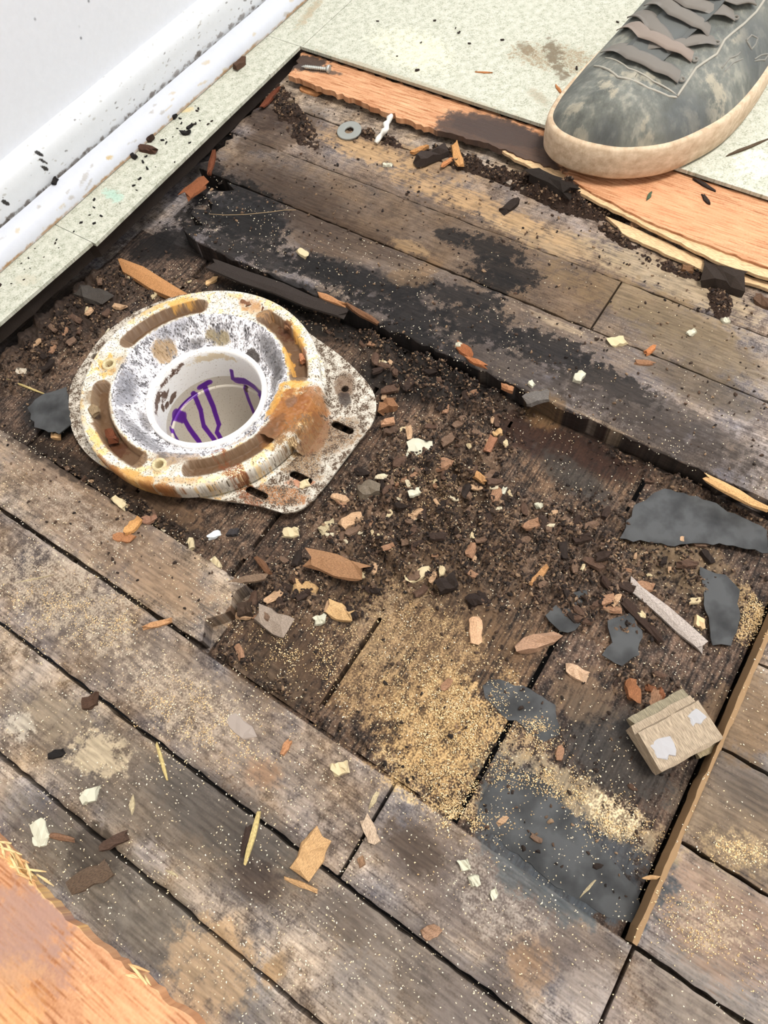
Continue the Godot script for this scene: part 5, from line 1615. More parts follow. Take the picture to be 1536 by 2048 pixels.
	chip("wood_chunk", "bent dark brown wood chunk on the torn orange plywood", "wood chunk", Color8(86, 62, 52), Vector2(-0.0563, -0.4821), Vector2(-0.0554, -0.5101), 13.0, 8.0, 0.2, 3.0, 1.0)
	chip("wood_chunk", "large black rotten lump in the dirt ridge under the shoe toe", "wood chunk", Color8(42, 35, 30), Vector2(-0.2116, -0.4887), Vector2(-0.1628, -0.4844), 13.0, 8.0, 0.1)
	chip("wood_chunk", "black rotten lump near the left end of the dirt ridge", "wood chunk", Color8(58, 48, 42), Vector2(-0.3084, -0.4655), Vector2(-0.2913, -0.4931), 11.0, 9.0, 0.1)
	chip("wood_chunk", "small dark block standing beside the broken strip end", "wood chunk", Color8(76, 60, 48), Vector2(-0.1898, -0.0553), Vector2(-0.182, -0.0617), 9.0, 9.0, 0.0)
	chip("wood_chunk", "dark lump left of the saw gap in the debris", "wood chunk", Color8(46, 36, 30), Vector2(-0.0876, -0.135), Vector2(-0.0778, -0.1492), 10.0, 7.0, 0.0)
	chip("wood_chunk", "round black lump above the oval tan chip", "wood chunk", Color8(44, 33, 27), Vector2(-0.0653, -0.1386), Vector2(-0.0578, -0.1493), 9.0, 6.0, 0.0)
	chip("wood_chunk", "pinkish brown chunk with a pale top left of the curled tar paper", "wood chunk", Color8(176, 140, 112), Vector2(-0.0282, -0.1286), Vector2(-0.0051, -0.1482), 11.0, 8.0, 0.2)
	chip("wood_chunk", "brown knot shaped lump right of the flange plate", "wood chunk", Color8(150, 108, 76), Vector2(-0.2005, -0.2384), Vector2(-0.1891, -0.2492), 9.0, 9.0, 0.0)
	chip("wood_chunk", "grey brown block under the pale chip right of the plate corner", "wood chunk", Color8(92, 72, 58), Vector2(-0.186, -0.221), Vector2(-0.1772, -0.2292), 6.0, 5.0, 0.0)
	chip("wood_flake", "wide brown layered flake in the debris below the flange plate", "wood flake", Color8(158, 118, 84), Vector2(-0.1711, -0.1048), Vector2(-0.1287, -0.1214), 17.0, 5.0, 0.25, 2.0)
	chip("wood_flake", "tan flake left below the wide brown layered flake", "wood flake", TAN, Vector2(-0.1704, -0.0897), Vector2(-0.153, -0.0941), 11.0, 4.0, 0.2, 1.5)
	chip("wood_flake", "pale tan flake standing at the lower edge of the debris", "wood flake", TAN, Vector2(-0.141, -0.0885), Vector2(-0.1237, -0.0928), 11.0, 5.0, 0.2, 2.0)
	chip("wood_flake", "grey white weathered flake right of the broken strip end", "wood flake", Color8(156, 140, 124), Vector2(-0.1794, -0.0605), Vector2(-0.1555, -0.0633), 16.0, 5.0, 0.1)
	chip("wood_flake", "large tan flake tilted up on the front board, ragged top", "wood flake", Color8(200, 160, 112), Vector2(-0.0635, 0.0449), Vector2(-0.063, 0.0222), 15.0, 4.0, 0.05, 1.0, 1.5).rotation.x = 0.25
	chip("wood_chip", "oval tan chip on the lower boards right of the long gap", "wood chip", Color8(214, 172, 134), Vector2(-0.059, -0.1336), Vector2(-0.046, -0.1199), 9.5, 3.5, 0.1)
	chip("wood_chip", "pale pink split chip below the pinkish brown chunk", "wood chip", Color8(206, 172, 140), Vector2(0.006, -0.1337), Vector2(0.0207, -0.1378), 9.0, 4.0, 0.1)
	chip("wood_chip", "upright orange brown chip left of the sawn offcut", "wood chip", Color8(150, 100, 66), Vector2(0.0424, -0.1494), Vector2(0.0513, -0.1353), 8.0, 6.0, 0.1)
	chip("wood_chip", "brown chip touching the upper corner of the sawn offcut", "wood chip", Color8(128, 82, 54), Vector2(0.0519, -0.1497), Vector2(0.0583, -0.1495), 6.0, 5.0, 0.1)
	chip("wood_chip", "small reddish chip just above the sawn offcut corner", "wood chip", Color8(140, 88, 58), Vector2(0.0588, -0.1498), Vector2(0.0639, -0.1495), 7.0, 5.0, 0.1)
	chip("wood_chip", "orange leaf shaped chip on the strip below the flange", "wood chip", Color8(212, 158, 98), Vector2(-0.2875, -0.0561), Vector2(-0.2833, -0.0701), 8.0, 3.0, 0.3, 2.0, 0.6)
	chip("wood_chip", "dull orange chip under the orange leaf shaped chip", "wood chip", Color8(176, 122, 82), Vector2(-0.2931, -0.0509), Vector2(-0.2784, -0.0554), 7.0, 2.0, 0.3)
	chip("wood_chip", "brown leaf shaped chip right of the orange leaf shaped one", "wood chip", Color8(150, 112, 90), Vector2(-0.2827, -0.0692), Vector2(-0.2744, -0.0769), 7.0, 2.5, 0.3, 2.0)
	chip("wood_chip", "pale grey wood chip standing over the board joint at the front", "wood chip", Color8(196, 172, 146), Vector2(-0.0494, 0.002), Vector2(-0.037, 0.0118), 7.0, 3.0, 0.05)
	chip("wood_chip", "narrow brown chip below the pale grey chip at the front joint", "wood chip", Color8(150, 118, 90), Vector2(-0.0408, 0.0206), Vector2(-0.0359, 0.0241), 4.0, 2.5, 0.1)
	chip("wood_chip", "tan elongated chip on the strip left of the sawdust", "wood chip", Color8(188, 136, 96), Vector2(-0.1081, 0.0017), Vector2(-0.1086, -0.0079), 4.5, 3.0, 0.2)
	chip("wood_chip", "pinkish brown chip lying on the front right board", "wood chip", Color8(160, 126, 100), Vector2(0.0078, 0.0341), Vector2(0.0119, 0.025), 7.5, 4.0, 0.2)
	chip("wood_chip", "thin orange splint shaped chip at the broken strip end", "wood chip", Color8(196, 148, 104), Vector2(-0.2302, -0.0115), Vector2(-0.2168, -0.0276), 5.0, 3.0, 0.5)
	chip("wood_chip", "grey stick shaped chip across the broken strip end", "wood chip", Color8(126, 104, 84), Vector2(-0.2055, -0.0652), Vector2(-0.1833, -0.082), 5.5, 3.0, 0.3)
	chip("wood_chip", "brown upright chip left of the wide layered flake", "wood chip", Color8(112, 78, 54), Vector2(-0.2035, -0.0918), Vector2(-0.1862, -0.0862), 5.0, 3.5, 0.3)
	chip("wood_chip", "brown wedge left of the dark square chunk on the front boards", "wood chip", Color8(132, 98, 74), Vector2(-0.1946, 0.1073), Vector2(-0.1789, 0.102), 4.0, 2.5, 0.4)
	chip("wood_chip", "tan curled chip at the foot of the dirt ridge", "wood chip", Color8(206, 152, 96), Vector2(-0.2889, -0.5003), Vector2(-0.2685, -0.4794), 8.0, 4.0, 0.2, 2.0, 2.0)
	chip("wood_chip", "tan stick leaning on the black lump of the dirt ridge", "wood chip", Color8(196, 142, 88), Vector2(-0.319, -0.4759), Vector2(-0.3099, -0.4919), 4.5, 3.0, 0.2, 0.0, 2.0)
	chip("wood_chip", "orange sliver under the tan curled chip", "wood chip", Color8(196, 132, 84), Vector2(-0.2863, -0.4717), Vector2(-0.2813, -0.4892), 4.5, 2.5, 0.4, 0.0, 2.0)
	chip("wood_chip", "short black stick lying out of the dirt ridge on the tan board", "wood chip", Color8(48, 38, 32), Vector2(-0.2106, -0.4483), Vector2(-0.2086, -0.4692), 8.0, 4.0, 0.1)
	chip("wood_chip", "orange chips edge split off the long board edge", "wood chip", Color8(150, 92, 56), Vector2(-0.1766, -0.3077), Vector2(-0.1558, -0.3057), 9.0, 3.0, 0.5)
	chip("wood_chip", "orange splint lying in the gap below the long board edge", "wood chip", Color8(176, 112, 70), Vector2(-0.1619, -0.3014), Vector2(-0.1422, -0.3007), 5.0, 3.0, 0.5)
	chip("wood_chip", "pale oval pebble like chip on the torn veneer", "wood chip", Color8(150, 116, 86), Vector2(-0.1131, -0.4821), Vector2(-0.1032, -0.4887), 8.0, 5.0, 0.0)
	chip("wood_chip", "small brown pebble like chip right of the pale oval one", "wood chip", Color8(140, 104, 76), Vector2(-0.0885, -0.4812), Vector2(-0.0817, -0.4849), 7.0, 4.0, 0.0)
	chip("wood_chip", "brown chip lying on the dark boards near the veneer", "wood chip", Color8(128, 94, 66), Vector2(-0.0593, -0.4586), Vector2(-0.0499, -0.4613), 7.0, 4.0, 0.1)
	chip("wood_chip", "orange chip on the dark boards right of centre", "wood chip", Color8(196, 128, 80), Vector2(-0.0494, -0.3677), Vector2(-0.0454, -0.378), 5.0, 3.0, 0.3)
	chip("wood_chip", "tan chip beside the white plaster chip on the dark boards", "wood chip", Color8(150, 110, 80), Vector2(-0.0528, -0.3594), Vector2(-0.0396, -0.3627), 5.0, 2.0, 0.4)
	chip("wood_chip", "dark flat chip on the lying board at the far right", "wood chip", Color8(96, 72, 54), Vector2(-0.0014, -0.4551), Vector2(0.0116, -0.4555), 10.0, 4.0, 0.2)
	chip("wood_chip", "curved tan splinter chip in the debris right of the long gap", "wood chip", Color8(188, 140, 92), Vector2(-0.0372, -0.1698), Vector2(-0.0329, -0.1879), 5.0, 3.0, 0.4, 2.0)
	chip("wood_chip", "pale pink pair chip below the plate corner", "wood chip", Color8(206, 168, 130), Vector2(-0.1679, -0.1406), Vector2(-0.1596, -0.1554), 9.0, 6.0, 0.0)
	chip("wood_chip", "cream chip left of the pale pink chip below the plate corner", "wood chip", CREAM, Vector2(-0.1793, -0.1315), Vector2(-0.1721, -0.1417), 9.0, 3.0, 0.2)
	chip("wood_chip", "pale block on top of the grey block right of the plate", "wood chip", Color8(186, 142, 108), Vector2(-0.1906, -0.2274), Vector2(-0.1807, -0.2352), 6.0, 4.0, 0.0, 0.0, 3.0)
	chip("wood_chip", "pinkish upright chip in the debris below the long board edge", "wood chip", Color8(160, 112, 84), Vector2(-0.1103, -0.2449), Vector2(-0.1125, -0.2583), 7.0, 4.0, 0.1)
	chip("wood_chip", "yellow tan chip touching the pinkish upright chip", "wood chip", TAN, Vector2(-0.1146, -0.2591), Vector2(-0.1084, -0.2657), 5.0, 4.0, 0.1)
	chip("wood_chip", "brown chip left of the flat grey stone in the debris", "wood chip", Color8(176, 124, 86), Vector2(-0.1261, -0.2934), Vector2(-0.1161, -0.2918), 5.0, 4.0, 0.2)
	chip("wood_chip", "tan chip in the debris under the white wedge", "wood chip", Color8(186, 140, 92), Vector2(-0.1078, -0.2211), Vector2(-0.097, -0.2204), 6.0, 4.0, 0.1)
	chip("splinter", "fresh tan split strip along the long board edge at the far right", "splinter", Color8(214, 170, 116), Vector2(0.0247, -0.2935), Vector2(0.0722, -0.2906), 7.0, 3.0, 0.5)
	chip("splinter", "short tan split on the long board edge behind the flange", "splinter", Color8(186, 134, 92), Vector2(-0.2972, -0.2989), Vector2(-0.27, -0.2982), 6.0, 3.0, 0.4)
	chip("splinter", "brown split on the board edge over the flange plate", "splinter", Color8(120, 84, 58), Vector2(-0.2712, -0.2999), Vector2(-0.2359, -0.2972), 5.0, 3.0, 0.4)
	chip("stone", "flat grey stone in the debris near the long board edge", "stone", Color8(110, 104, 98), Vector2(-0.1066, -0.288), Vector2(-0.0925, -0.3002), 12.0, 5.0, 0.1)
	chip("stone", "grey brown stone right of the flange plate corner", "stone", Color8(120, 108, 92), Vector2(-0.1697, -0.1667), Vector2(-0.162, -0.1806), 12.0, 7.0, 0.0)
	chip("stone", "dark slate grey bead shaped stone below the flange", "stone", Color8(66, 62, 62), Vector2(-0.2351, -0.0982), Vector2(-0.2276, -0.1001), 6.0, 4.0, 0.0)
	# white and cream bits
	for q: Array in [
		["white wedge of plaster in the middle of the debris", Vector2(-0.1622, -0.2179), Vector2(-0.1463, -0.2292), 17.0, 4.0, WHITE],
		["small white plaster chip below the white wedge", Vector2(-0.1369, -0.1817), Vector2(-0.131, -0.1879), 6.0, 3.0, WHITE],
		["thin pointed white plaster chip at the top of the long gap", Vector2(-0.1058, -0.1304), Vector2(-0.0987, -0.1471), 8.0, 3.0, CREAM],
		["white plaster chip on the dark board, right of centre", Vector2(-0.0763, -0.3644), Vector2(-0.0665, -0.3742), 9.0, 3.0, CREAM],
		["crumpled white scrap on the dark board", Vector2(-0.0805, -0.3186), Vector2(-0.0813, -0.3316), 7.0, 4.0, WHITE],
		["tiny white bead at the orange split edge", Vector2(-0.1712, -0.3053), Vector2(-0.1712, -0.3098), 5.0, 4.0, WHITE],
		["pale flat crumb at the edge under the crumpled white scrap", Vector2(-0.1088, -0.3007), Vector2(-0.1065, -0.3056), 5.0, 3.0, WHITE],
		["round white plaster chip on the front left boards", Vector2(-0.1934, 0.0815), Vector2(-0.1851, 0.0775), 10.0, 4.0, WHITE],
		["torn cream plaster flake at the left edge of the front boards", Vector2(-0.2075, 0.1076), Vector2(-0.1917, 0.1109), 9.0, 2.0, WHITE],
		["white plaster chip just below the torn cream flake", Vector2(-0.2, 0.1157), Vector2(-0.193, 0.1105), 6.0, 2.0, WHITE],
		["pale oval chip on the strip below the flange", Vector2(-0.2453, -0.0872), Vector2(-0.2388, -0.0946), 5.0, 3.0, Color8(214, 220, 220)],
		["cream cylinder shaped chip on the strip below the flange", Vector2(-0.3136, -0.0715), Vector2(-0.2993, -0.0717), 6.0, 4.0, CREAM],
		["small upright cream chip right of the leaf shaped chips", Vector2(-0.2552, -0.0794), Vector2(-0.2475, -0.0736), 5.0, 3.5, CREAM],
		["bent cream chip lower right of the leaf shaped chips", Vector2(-0.2323, -0.0758), Vector2(-0.2217, -0.0737), 5.0, 3.0, CREAM],
		["cream split chip touching the plate's bottom corner", Vector2(-0.2014, -0.1182), Vector2(-0.1914, -0.1234), 8.0, 3.0, CREAM],
		["white plaster bit left of the tan flake in the debris", Vector2(-0.1442, -0.0762), Vector2(-0.1378, -0.0818), 7.0, 4.0, WHITE],
		["white oval pellet on the tan stained board near the washer", Vector2(-0.3353, -0.4539), Vector2(-0.3273, -0.4565), 4.0, 2.5, WHITE],
		["cream crumb on the black stained board behind the flange", Vector2(-0.3409, -0.3311), Vector2(-0.3275, -0.3285), 7.0, 3.0, CREAM],
		["orange tan crumb on the black board end behind the flange", Vector2(-0.4021, -0.2731), Vector2(-0.3977, -0.284), 5.0, 3.0, Color8(220, 180, 130)],
		["white chip on the board at the far right", Vector2(-0.0127, -0.4236), Vector2(-0.0092, -0.4283), 5.0, 3.0, WHITE],
		["white flat chip on the dark board, beside the square black chunk", Vector2(-0.0291, -0.3996), Vector2(-0.0272, -0.4061), 5.0, 3.0, WHITE],
		["upper white plaster crumb on the front right board", Vector2(0.0069, -0.0039), Vector2(0.0106, -0.0091), 6.0, 4.0, WHITE],
		["middle white plaster crumb on the front right board", Vector2(0.0153, -0.0009), Vector2(0.0185, -0.005), 6.0, 4.0, WHITE],
		["lower white plaster crumb on the front right board", Vector2(0.0269, -0.0016), Vector2(0.0298, -0.0049), 5.0, 3.0, WHITE],
		["cream plaster chip on the strip beside the elongated tan chip", Vector2(-0.0783, -0.0063), Vector2(-0.0716, -0.0148), 8.0, 4.0, CREAM],
		["grey white flake stuck on the middle strip", Vector2(-0.1484, 0.0003), Vector2(-0.1287, 0.0048), 10.0, 1.5, Color8(148, 136, 126)],
		["cream chip left of the flange between black scraps", Vector2(-0.4062, -0.0893), Vector2(-0.4006, -0.0946), 6.0, 4.0, Color8(220, 178, 128)],
		["pale chip left of the flange by the straws", Vector2(-0.4781, -0.1181), Vector2(-0.4704, -0.1265), 8.0, 4.0, Color8(190, 178, 158)],
		["white curl in the debris left of the flat tar sheet", Vector2(-0.0846, -0.2209), Vector2(-0.0867, -0.2275), 4.0, 3.0, WHITE],
		["white crumb right of the curl in the debris", Vector2(-0.0608, -0.2238), Vector2(-0.0576, -0.2279), 5.0, 3.0, WHITE],
		["cream chip by the saw cut above the offcut", Vector2(0.0609, -0.2035), Vector2(0.0671, -0.2054), 8.0, 4.0, Color8(206, 176, 136)],
		["small cream chip left of the long grey splinter", Vector2(0.0295, -0.1872), Vector2(0.0329, -0.1908), 6.0, 3.0, CREAM],
		["light flake on the plate's front corner", Vector2(-0.2091, -0.1507), Vector2(-0.2033, -0.1561), 6.0, 1.5, CREAM],
	]:
		var o := chip("plaster_chip", q[0], "plaster chip", q[5], q[1], q[2], q[3], q[4], 0.15)
		if q[0].begins_with("light flake on the plate"):
			o.position.y = -0.0072
	# straw coloured slivers
	for q: Array in [
		["upright yellow straw sliver on the front board joint", Vector2(-0.1011, 0.0327), Vector2(-0.0907, 0.0577), 3.4, 1.8],
		["thin yellow straw sliver with a frayed foot, left front board", Vector2(-0.1758, 0.0361), Vector2(-0.1562, 0.0493), 2.4, 1.6],
		["short cream sliver on the left front board", Vector2(-0.168, 0.0658), Vector2(-0.1618, 0.0744), 3.4, 1.6],
		["curved yellow sliver below the large tan flake", Vector2(-0.0694, 0.0513), Vector2(-0.0498, 0.047), 3.0, 1.6],
		["short yellow sliver above the pale grey chip", Vector2(-0.0497, -0.0016), Vector2(-0.0499, -0.0116), 3.4, 1.8],
		["small cream sliver in front of the upright straw sliver", Vector2(-0.1267, 0.0847), Vector2(-0.1182, 0.0826), 1.8, 1.2],
		["long dry straw at the left edge beside the flange", Vector2(-0.4805, -0.11), Vector2(-0.4425, -0.1163), 1.8, 1.4],
		["long pale straw on the lightest dusty strip, left", Vector2(-0.3346, 0.018), Vector2(-0.3076, -0.0077), 1.2, 1.0],
		["tan sliver at the foot of the saw cut", Vector2(0.0891, -0.0514), Vector2(0.0971, -0.0578), 2.6, 1.8],
		["pale sliver on the blue black board", Vector2(0.0688, -0.027), Vector2(0.0722, -0.0392), 1.6, 1.2],
		["tan sliver on the dark far board by the vinyl corner", Vector2(-0.4782, -0.4824), Vector2(-0.4621, -0.4904), 3.0, 1.8],
		["orange sliver lying on the far vinyl", Vector2(-0.3149, -0.5825), Vector2(-0.2992, -0.5885), 2.0, 1.0],
		["orange brown crumb line on the far vinyl below the shoe tip", Vector2(-0.2405, -0.5973), Vector2(-0.2291, -0.5884), 3.0, 1.6],
		["dark bar lying on the vinyl right of the shoe", Vector2(-0.0733, -0.5731), Vector2(-0.0511, -0.6111), 3.4, 1.6],
		["green grass blade piece on the torn plywood", Vector2(-0.1103, -0.5017), Vector2(-0.1104, -0.5136), 3.4, 1.4],
		["black curved sliver on the torn plywood under the vinyl", Vector2(-0.0881, -0.5427), Vector2(-0.0668, -0.5364), 3.4, 2.0],
		["short black sliver on the torn plywood under the vinyl", Vector2(-0.0744, -0.5284), Vector2(-0.0647, -0.5205), 4.0, 2.0],
	]:
		var c := YELLOW
		for k: String in ["cream", "pale", "orange", "dark", "black", "green", "tan "]:
			if q[0].contains(k):
				c = {"cream": CREAM, "pale": CREAM, "orange": ORANGE, "dark": Color8(92, 76, 58), "black": DARK, "green": Color8(84, 100, 76), "tan ": Color8(196, 156, 110)}[k]
				break
		var o := chip("sliver", q[0], "sliver", c, q[1], q[2], q[3], q[4], 0.75)
		if q[1].y < -0.5 and q[0].contains("plywood"):
			o.position.y = 0.0128
	# on the near vinyl strip
	for q: Array in [
		["curled brown wood chip on the vinyl strip, farthest up", Vector2(-0.5239, -0.483), Vector2(-0.5269, -0.4994), 8.0, 5.0, Color8(86, 62, 46)],
		["flat brown bark piece on the middle of the vinyl strip", Vector2(-0.5323, -0.3499), Vector2(-0.5124, -0.354), 8.0, 4.0, Color8(78, 52, 38)],
		["round brown bark piece on the middle of the vinyl strip", Vector2(-0.5359, -0.3622), Vector2(-0.5271, -0.365), 7.0, 5.0, Color8(62, 44, 34)],
		["black chip nearest the trim on the vinyl strip", Vector2(-0.5358, -0.399), Vector2(-0.5286, -0.3994), 6.0, 4.0, BLACK],
		["long black chip on the vinyl strip near its free edge", Vector2(-0.5115, -0.3839), Vector2(-0.5021, -0.3887), 4.0, 3.0, BLACK],
		["black sliver above the long black chip", Vector2(-0.5093, -0.3914), Vector2(-0.5089, -0.3996), 3.0, 2.0, BLACK],
		["black crumb beside the flat brown bark piece", Vector2(-0.5315, -0.3396), Vector2(-0.5245, -0.3386), 5.0, 3.0, BLACK],
		["black bit standing on the skirting trim", Vector2(-0.566, -0.2741), Vector2(-0.5686, -0.2815), 4.0, 3.0, BLACK],
	]:
		var o := chip("bark_chip", q[0], "bark chip", q[5], q[1], q[2], q[3], q[4], 0.2, 1.0)
		if q[0].contains("skirting"):
			o.position = Vector3(-0.5475, 0.0335, -0.268)
	# dark chips on the front boards
	chip("bark_chip", "black notched chip on the left front board", "bark chip", BLACK, Vector2(-0.2267, 0.0786), Vector2(-0.2193, 0.0698), 6.0, 2.0, 0.3)
	chip("bark_chip", "large grey brown slab standing in for a shadowed recess by the near plywood", "bark chip", Color8(98, 80, 64), Vector2(-0.1646, 0.1204), Vector2(-0.1533, 0.0985), 12.0, 2.2, 0.1)  # no bark here: slab colour stands in for a recess and its shadow
	chip("bark_chip", "brown bark lump over the joint of the left boards", "bark chip", Color8(82, 60, 46), Vector2(-0.2312, 0.0448), Vector2(-0.2231, 0.0362), 9.0, 4.0, 0.1)
	chip("bark_chip", "brown bark slab across the second joint of the front boards", "bark chip", Color8(84, 64, 52), Vector2(-0.1649, 0.0953), Vector2(-0.1547, 0.0821), 6.0, 3.0, 0.1)
	chip("bark_chip", "dark splinter behind the upright straw sliver", "bark chip", Color8(58, 44, 36), Vector2(-0.0955, 0.0562), Vector2(-0.1012, 0.0408), 4.0, 2.5, 0.3)
	chip("bark_chip", "rust brown bark flake by the rotten board end", "bark chip", Color8(140, 84, 52), Vector2(-0.4745, -0.3331), Vector2(-0.4664, -0.3634), 17.0, 3.0, 0.3)
	chip("bark_chip", "narrow rust brown bark flake above the larger one", "bark chip", Color8(112, 64, 40), Vector2(-0.4708, -0.3687), Vector2(-0.486, -0.3959), 7.0, 3.0, 0.5)
	chip("bark_chip", "rust brown sliver of bark in the black gap by the vinyl corner", "bark chip", Color8(112, 60, 38), Vector2(-0.4838, -0.4643), Vector2(-0.4873, -0.5014), 6.0, 3.0, 0.5)
	chip("bark_chip", "brown curled bark by the screw", "bark chip", Color8(196, 138, 90), Vector2(-0.4725, -0.5092), Vector2(-0.4429, -0.5098), 9.0, 3.0, 0.4, 1.0)

func cross_mat(color: Color) -> StandardMaterial3D:
	var m := wood_mat(color, 0.8, 13.0, 131.0).duplicate() as StandardMaterial3D
	m.uv1_scale = Vector3(120, 60, 10)
	return m

func extrude_rough(profile: PackedVector2Array, x0: float, x1: float, s: int) -> ArrayMesh:
	# profile of (z, y) drawn along x with slightly uneven faces
	var n := fnl(s, 150.0, 3)
	var st := SurfaceTool.new()
	st.begin(Mesh.PRIMITIVE_TRIANGLES)
	st.set_smooth_group(-1)
	var m := 14
	var k := profile.size()
	var rings := []
	for i in m + 1:
		var r := PackedVector3Array()
		for j in k:
			var x := lerpf(x0, x1, float(i) / m)
			var w := n.get_noise_3d(x * 0.5, profile[j].x, profile[j].y) * 0.0009
			if i == 0 or i == m:
				x += n.get_noise_2d(profile[j].x * 2.0 + i, profile[j].y * 2.0) * 0.002
			r.append(Vector3(x, profile[j].y + w, profile[j].x - w))
		rings.append(r)
	for i in m:
		for j in k:
			var l := (j + 1) % k
			tri(st, rings[i][j], rings[i + 1][j], rings[i + 1][l])
			tri(st, rings[i][j], rings[i + 1][l], rings[i][l])
	var cap := Geometry2D.triangulate_polygon(profile)
	for i in range(0, cap.size(), 3):
		tri(st, rings[0][cap[i]], rings[0][cap[i + 1]], rings[0][cap[i + 2]])
		tri(st, rings[m][cap[i]], rings[m][cap[i + 2]], rings[m][cap[i + 1]])
	st.generate_normals()
	return st.commit()

# ---------------------------------------------------------------- small litter
func many(called: String, label: String, mesh: Mesh, mat: Material, places: Array) -> void:
	var mm := MultiMesh.new()
	mm.transform_format = MultiMesh.TRANSFORM_3D
	mm.use_colors = true
	mm.mesh = mesh
	mm.instance_count = places.size()
	for i in places.size():
		mm.set_instance_transform(i, places[i][0])
		mm.set_instance_color(i, places[i][1])
	var o := MultiMeshInstance3D.new()
	o.name = numbered(called)
	o.multimesh = mm
	o.material_override = mat
	add_child(o)
	tag(o, label, "debris", "", "stuff")

func where_in_pit(x: float, z: float) -> String:
	if x < -0.4:
		return "left of the toilet flange below the vinyl edge"
	if x < -0.19:
		return "between the flange and the long board edge" if z < -0.2 else "in front of the flange beside the broken strip"
	if z < -0.225:
		return "in the shadow of the long board edge right of the flange"
	if x > -0.03:
		return "by the tar paper scraps on the right"
	return "in the middle of the debris right of the flange plate" if z < -0.13 else "at the lower edge of the debris near the long gap"

func near_flange(x: float, z: float) -> bool:
	return Vector2(x, z).distance_to(FC) < 0.094 or (x > -0.438 and x < -0.188 and z > -0.277 and z < -0.084 and Vector2(x, z).distance_to(FC) < 0.131)

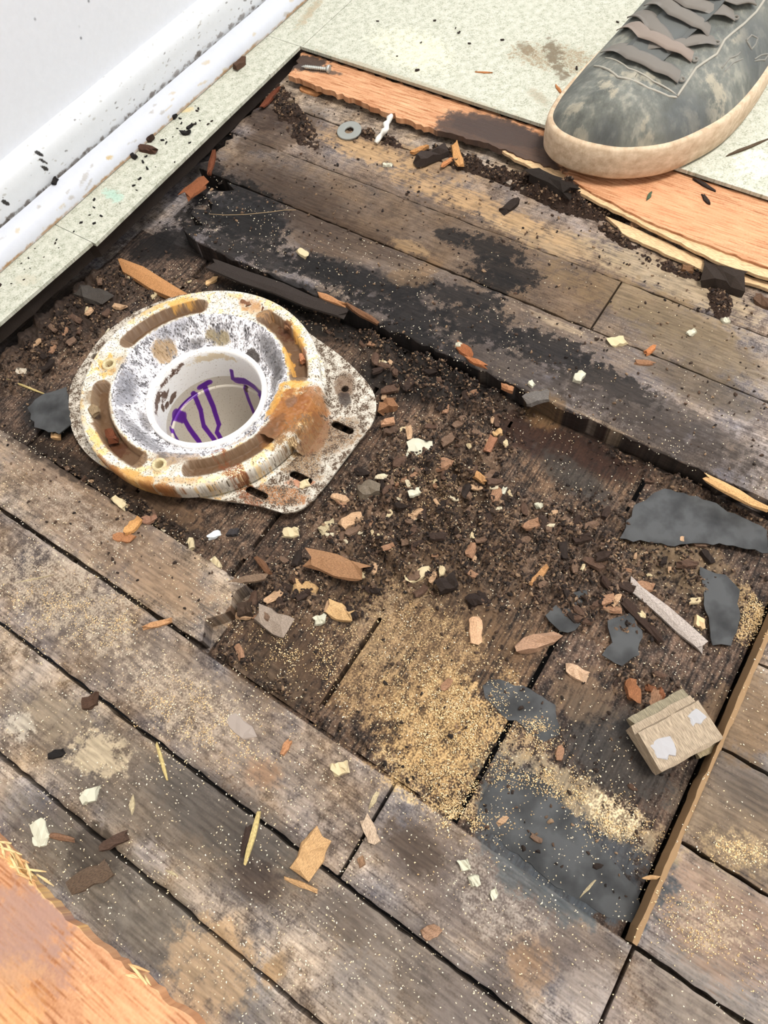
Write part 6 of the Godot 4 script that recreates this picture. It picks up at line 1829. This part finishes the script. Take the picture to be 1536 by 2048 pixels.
func litter() -> void:
	# chips one could count: a few shapes shared
	var shapes := []
	for i in 8:
		shapes.append(chip_mesh(0.010, 0.0045 + 0.0007 * (i % 4), 0.0024, 700 + i, 0.15 + 0.08 * (i % 5), 0.0004 * (i % 3), 3))
	var kinds := [
		["wood_crumb", "brown wood chip %s", [Color8(92, 70, 56), Color8(118, 94, 76)], 105],
		["dark_crumb", "black wood crumb %s", [Color8(44, 34, 28), Color8(58, 44, 36)], 60],
		["tan_crumb", "small tan wood chip %s", [Color8(196, 160, 124), Color8(158, 120, 92)], 62],
		["pale_crumb", "tiny cream plaster crumb %s", [Color8(222, 208, 176), Color8(210, 190, 150)], 45],
	]
	for kind: Array in kinds:
		var n := 0
		var protos := []
		while n < kind[3]:
			var x := rng.randf_range(-0.48, 0.08)
			var z := rng.randf_range(-0.285, -0.03)
			if not in_pit(x, z) or near_flange(x, z):
				continue
			var h := heap_height(pit_heaps, x, z)
			if rng.randf() > clampf(h * 130.0, 0.02, 1.0):
				continue
			var o := obj(kind[0], shapes[n % 8], wood_mat(kind[2][n % 2], 0.85, 30.0, 110.0))
			o.position = Vector3(x, ground(x, z) - 0.0002, z)
			o.rotation = Vector3(rng.randf_range(-0.3, 0.3), rng.randf() * TAU, rng.randf_range(-0.25, 0.25))
			var sc := rng.randf_range(0.45, 1.35) * (0.6 if kind[0] == "pale_crumb" else 1.0)
			o.scale = Vector3(sc, sc, sc)
			tag(o, kind[1] % where_in_pit(x, z), "wood chip" if kind[0] != "pale_crumb" else "plaster chip", kind[0].replace("_", " ") + "s " + where_in_pit(x, z))
			n += 1
	# black bits spilled on the vinyl strip by the wall
	var n := 0
	while n < 60:
		var z := rng.randf_range(-0.43, -0.1)
		var x := rng.randf_range(-0.528, -0.494)
		if z > -0.24 and rng.randf() < 0.2 or z < -0.24 and rng.randf() < 0.55 or x > -0.507 and z > -0.24:
			continue
		var o := obj("vinyl_crumb", shapes[n % 8], wood_mat(BLACK if n % 3 else DARK, 0.85, 30.0, 110.0))
		o.position = Vector3(x, 0.018, z)
		o.rotation.y = rng.randf() * TAU
		var sc := rng.randf_range(0.12, 0.42)
		o.scale = Vector3(sc, sc, sc)
		tag(o, "tiny black crumb on the vinyl strip along the wall trim", "crumb", "black crumbs on the vinyl strip")
		n += 1
	n = 0
	while n < 22:
		var p := Vector2(rng.randf_range(-0.46, -0.12), rng.randf_range(-0.75, -0.56))
		if p.x > -0.23 and p.y > -0.7:
			continue
		var o := obj("vinyl_crumb", shapes[n % 8], wood_mat(DARK, 0.85, 30.0, 110.0))
		o.position = Vector3(p.x, 0.018, p.y)
		o.rotation.y = rng.randf() * TAU
		var sc := rng.randf_range(0.15, 0.5)
		o.scale = Vector3(sc, sc, sc)
		tag(o, "tiny dark crumb on the far vinyl behind the torn plywood", "crumb", "dark crumbs on the far vinyl")
		n += 1
	# sawdust, dust and crumbs that nobody could count
	var grain_mesh := chip_mesh(0.0011, 0.0007, 0.00045, 900, 0.3, 0.0, 2)
	var grain_mat := std(Color.WHITE, 0.9)
	grain_mat.vertex_color_use_as_albedo = true
	var clump := fnl(61, 22.0, 3)
	var pale := []
	while pale.size() < 14000:
		var x := rng.randf_range(-0.46, 0.2)
		var z := rng.randf_range(-0.46, 0.125)
		var c := 0.5 + 0.9 * clump.get_noise_2d(x, z)
		var w := clampf((z + 0.62) * 1.4, 0.15, 1.0)
		if z < -0.37:
			w *= 0.25 if x > -0.2 else 0.06
		if rng.randf() > c * w or (near_flange(x, z) and Vector2(x, z).distance_to(FC) < 0.094):
			continue
		pale.append(grain_at(x, z, [Color8(236, 226, 202), Color8(216, 204, 178), Color8(222, 200, 160)][pale.size() % 3], 0.3, 1.0))
	many("sawdust", "pale sawdust specks sprinkled over the old boards and the debris", grain_mesh, grain_mat, pale)
	var gold := []
	var patches := [[Vector2(-0.049, -0.0771), Vector2(-0.0115, -0.043), 0.036, 4200], [Vector2(-0.1168, -0.0719), Vector2(-0.0565, -0.1018), 0.05, 1500], [Vector2(0.0048, -0.0732), Vector2(0.0863, -0.0718), 0.014, 1500], [Vector2(0.0028, -0.0957), Vector2(0.0181, -0.0917), 0.008, 350], [Vector2(0.0842, -0.2194), Vector2(0.0948, -0.2336), 0.018, 900], [Vector2(0.1088, -0.0857), Vector2(0.134, -0.0965), 0.008, 700], [Vector2(0.1064, -0.0457), Vector2(0.14, -0.0522), 0.016, 500], [Vector2(-0.1111, -0.1937), Vector2(-0.1537, -0.1962), 0.03, 700], [Vector2(-0.1178, -0.058), Vector2(-0.1832, -0.0482), 0.02, 900], [Vector2(-0.3152, 0.0177), Vector2(-0.2371, -0.0065), 0.022, 1300], [Vector2(-0.2001, 0.0153), Vector2(-0.1207, 0.0064), 0.018, 1100], [Vector2(-0.0167, -0.0235), Vector2(0.0075, -0.0268), 0.008, 700]]
	for q: Array in patches:
		var k := 0
		while k < q[3]:
			var t := rng.randf()
			var p: Vector2 = (q[0] as Vector2).lerp(q[1], t) + Vector2(rng.randfn(), rng.randfn()) * q[2] * 0.55
			if rng.randf() > 0.45 + 1.6 * clump.get_noise_2d(p.x * 2.5, p.y * 2.5):
				k += 1 if rng.randf() < 0.1 else 0
				continue
			gold.append(grain_at(p.x, p.y, [Color8(214, 186, 138), Color8(222, 202, 162), Color8(194, 162, 114)][k % 3], 0.3, 0.95))
			k += 1
	many("sawdust", "heaps of golden sawdust on the lower boards left of the saw cut", grain_mesh, grain_mat, gold)
	var brown := []
	while brown.size() < 16000:
		var x := rng.randf_range(-0.49, 0.09)
		var z := rng.randf_range(-0.54, -0.026)
		var h := heap_height(pit_heaps if in_pit(x, z) else heaps, x, z)
		if rng.randf() > clampf(h * (160.0 if in_pit(x, z) else 420.0), 0.02, 1.0) or near_flange(x, z):
			continue
		brown.append(grain_at(x, z, [Color8(54, 42, 34), Color8(80, 62, 49), Color8(34, 28, 25), Color8(98, 79, 62), Color8(66, 51, 41), Color8(46, 36, 30), Color8(132, 108, 84), Color8(40, 32, 27)][brown.size() % 8], 0.5, 2.2 + 2.0 * rng.randf() * rng.randf()))
	many("wood_crumbs", "loose brown crumbs of rotten wood scattered through the debris", grain_mesh, grain_mat, brown)

func grain_at(x: float, z: float, c: Color, low: float, high: float) -> Array:
	var s := rng.randf_range(low, high)
	var b := Basis.from_euler(Vector3(rng.randf_range(-0.5, 0.5), rng.randf() * TAU, rng.randf_range(-0.5, 0.5))).scaled(Vector3(s, s, s))
	return [Transform3D(b, Vector3(x, ground(x, z) + (0.0005 if in_pit(x, z) else 0.0001), z)), c.srgb_to_linear()]
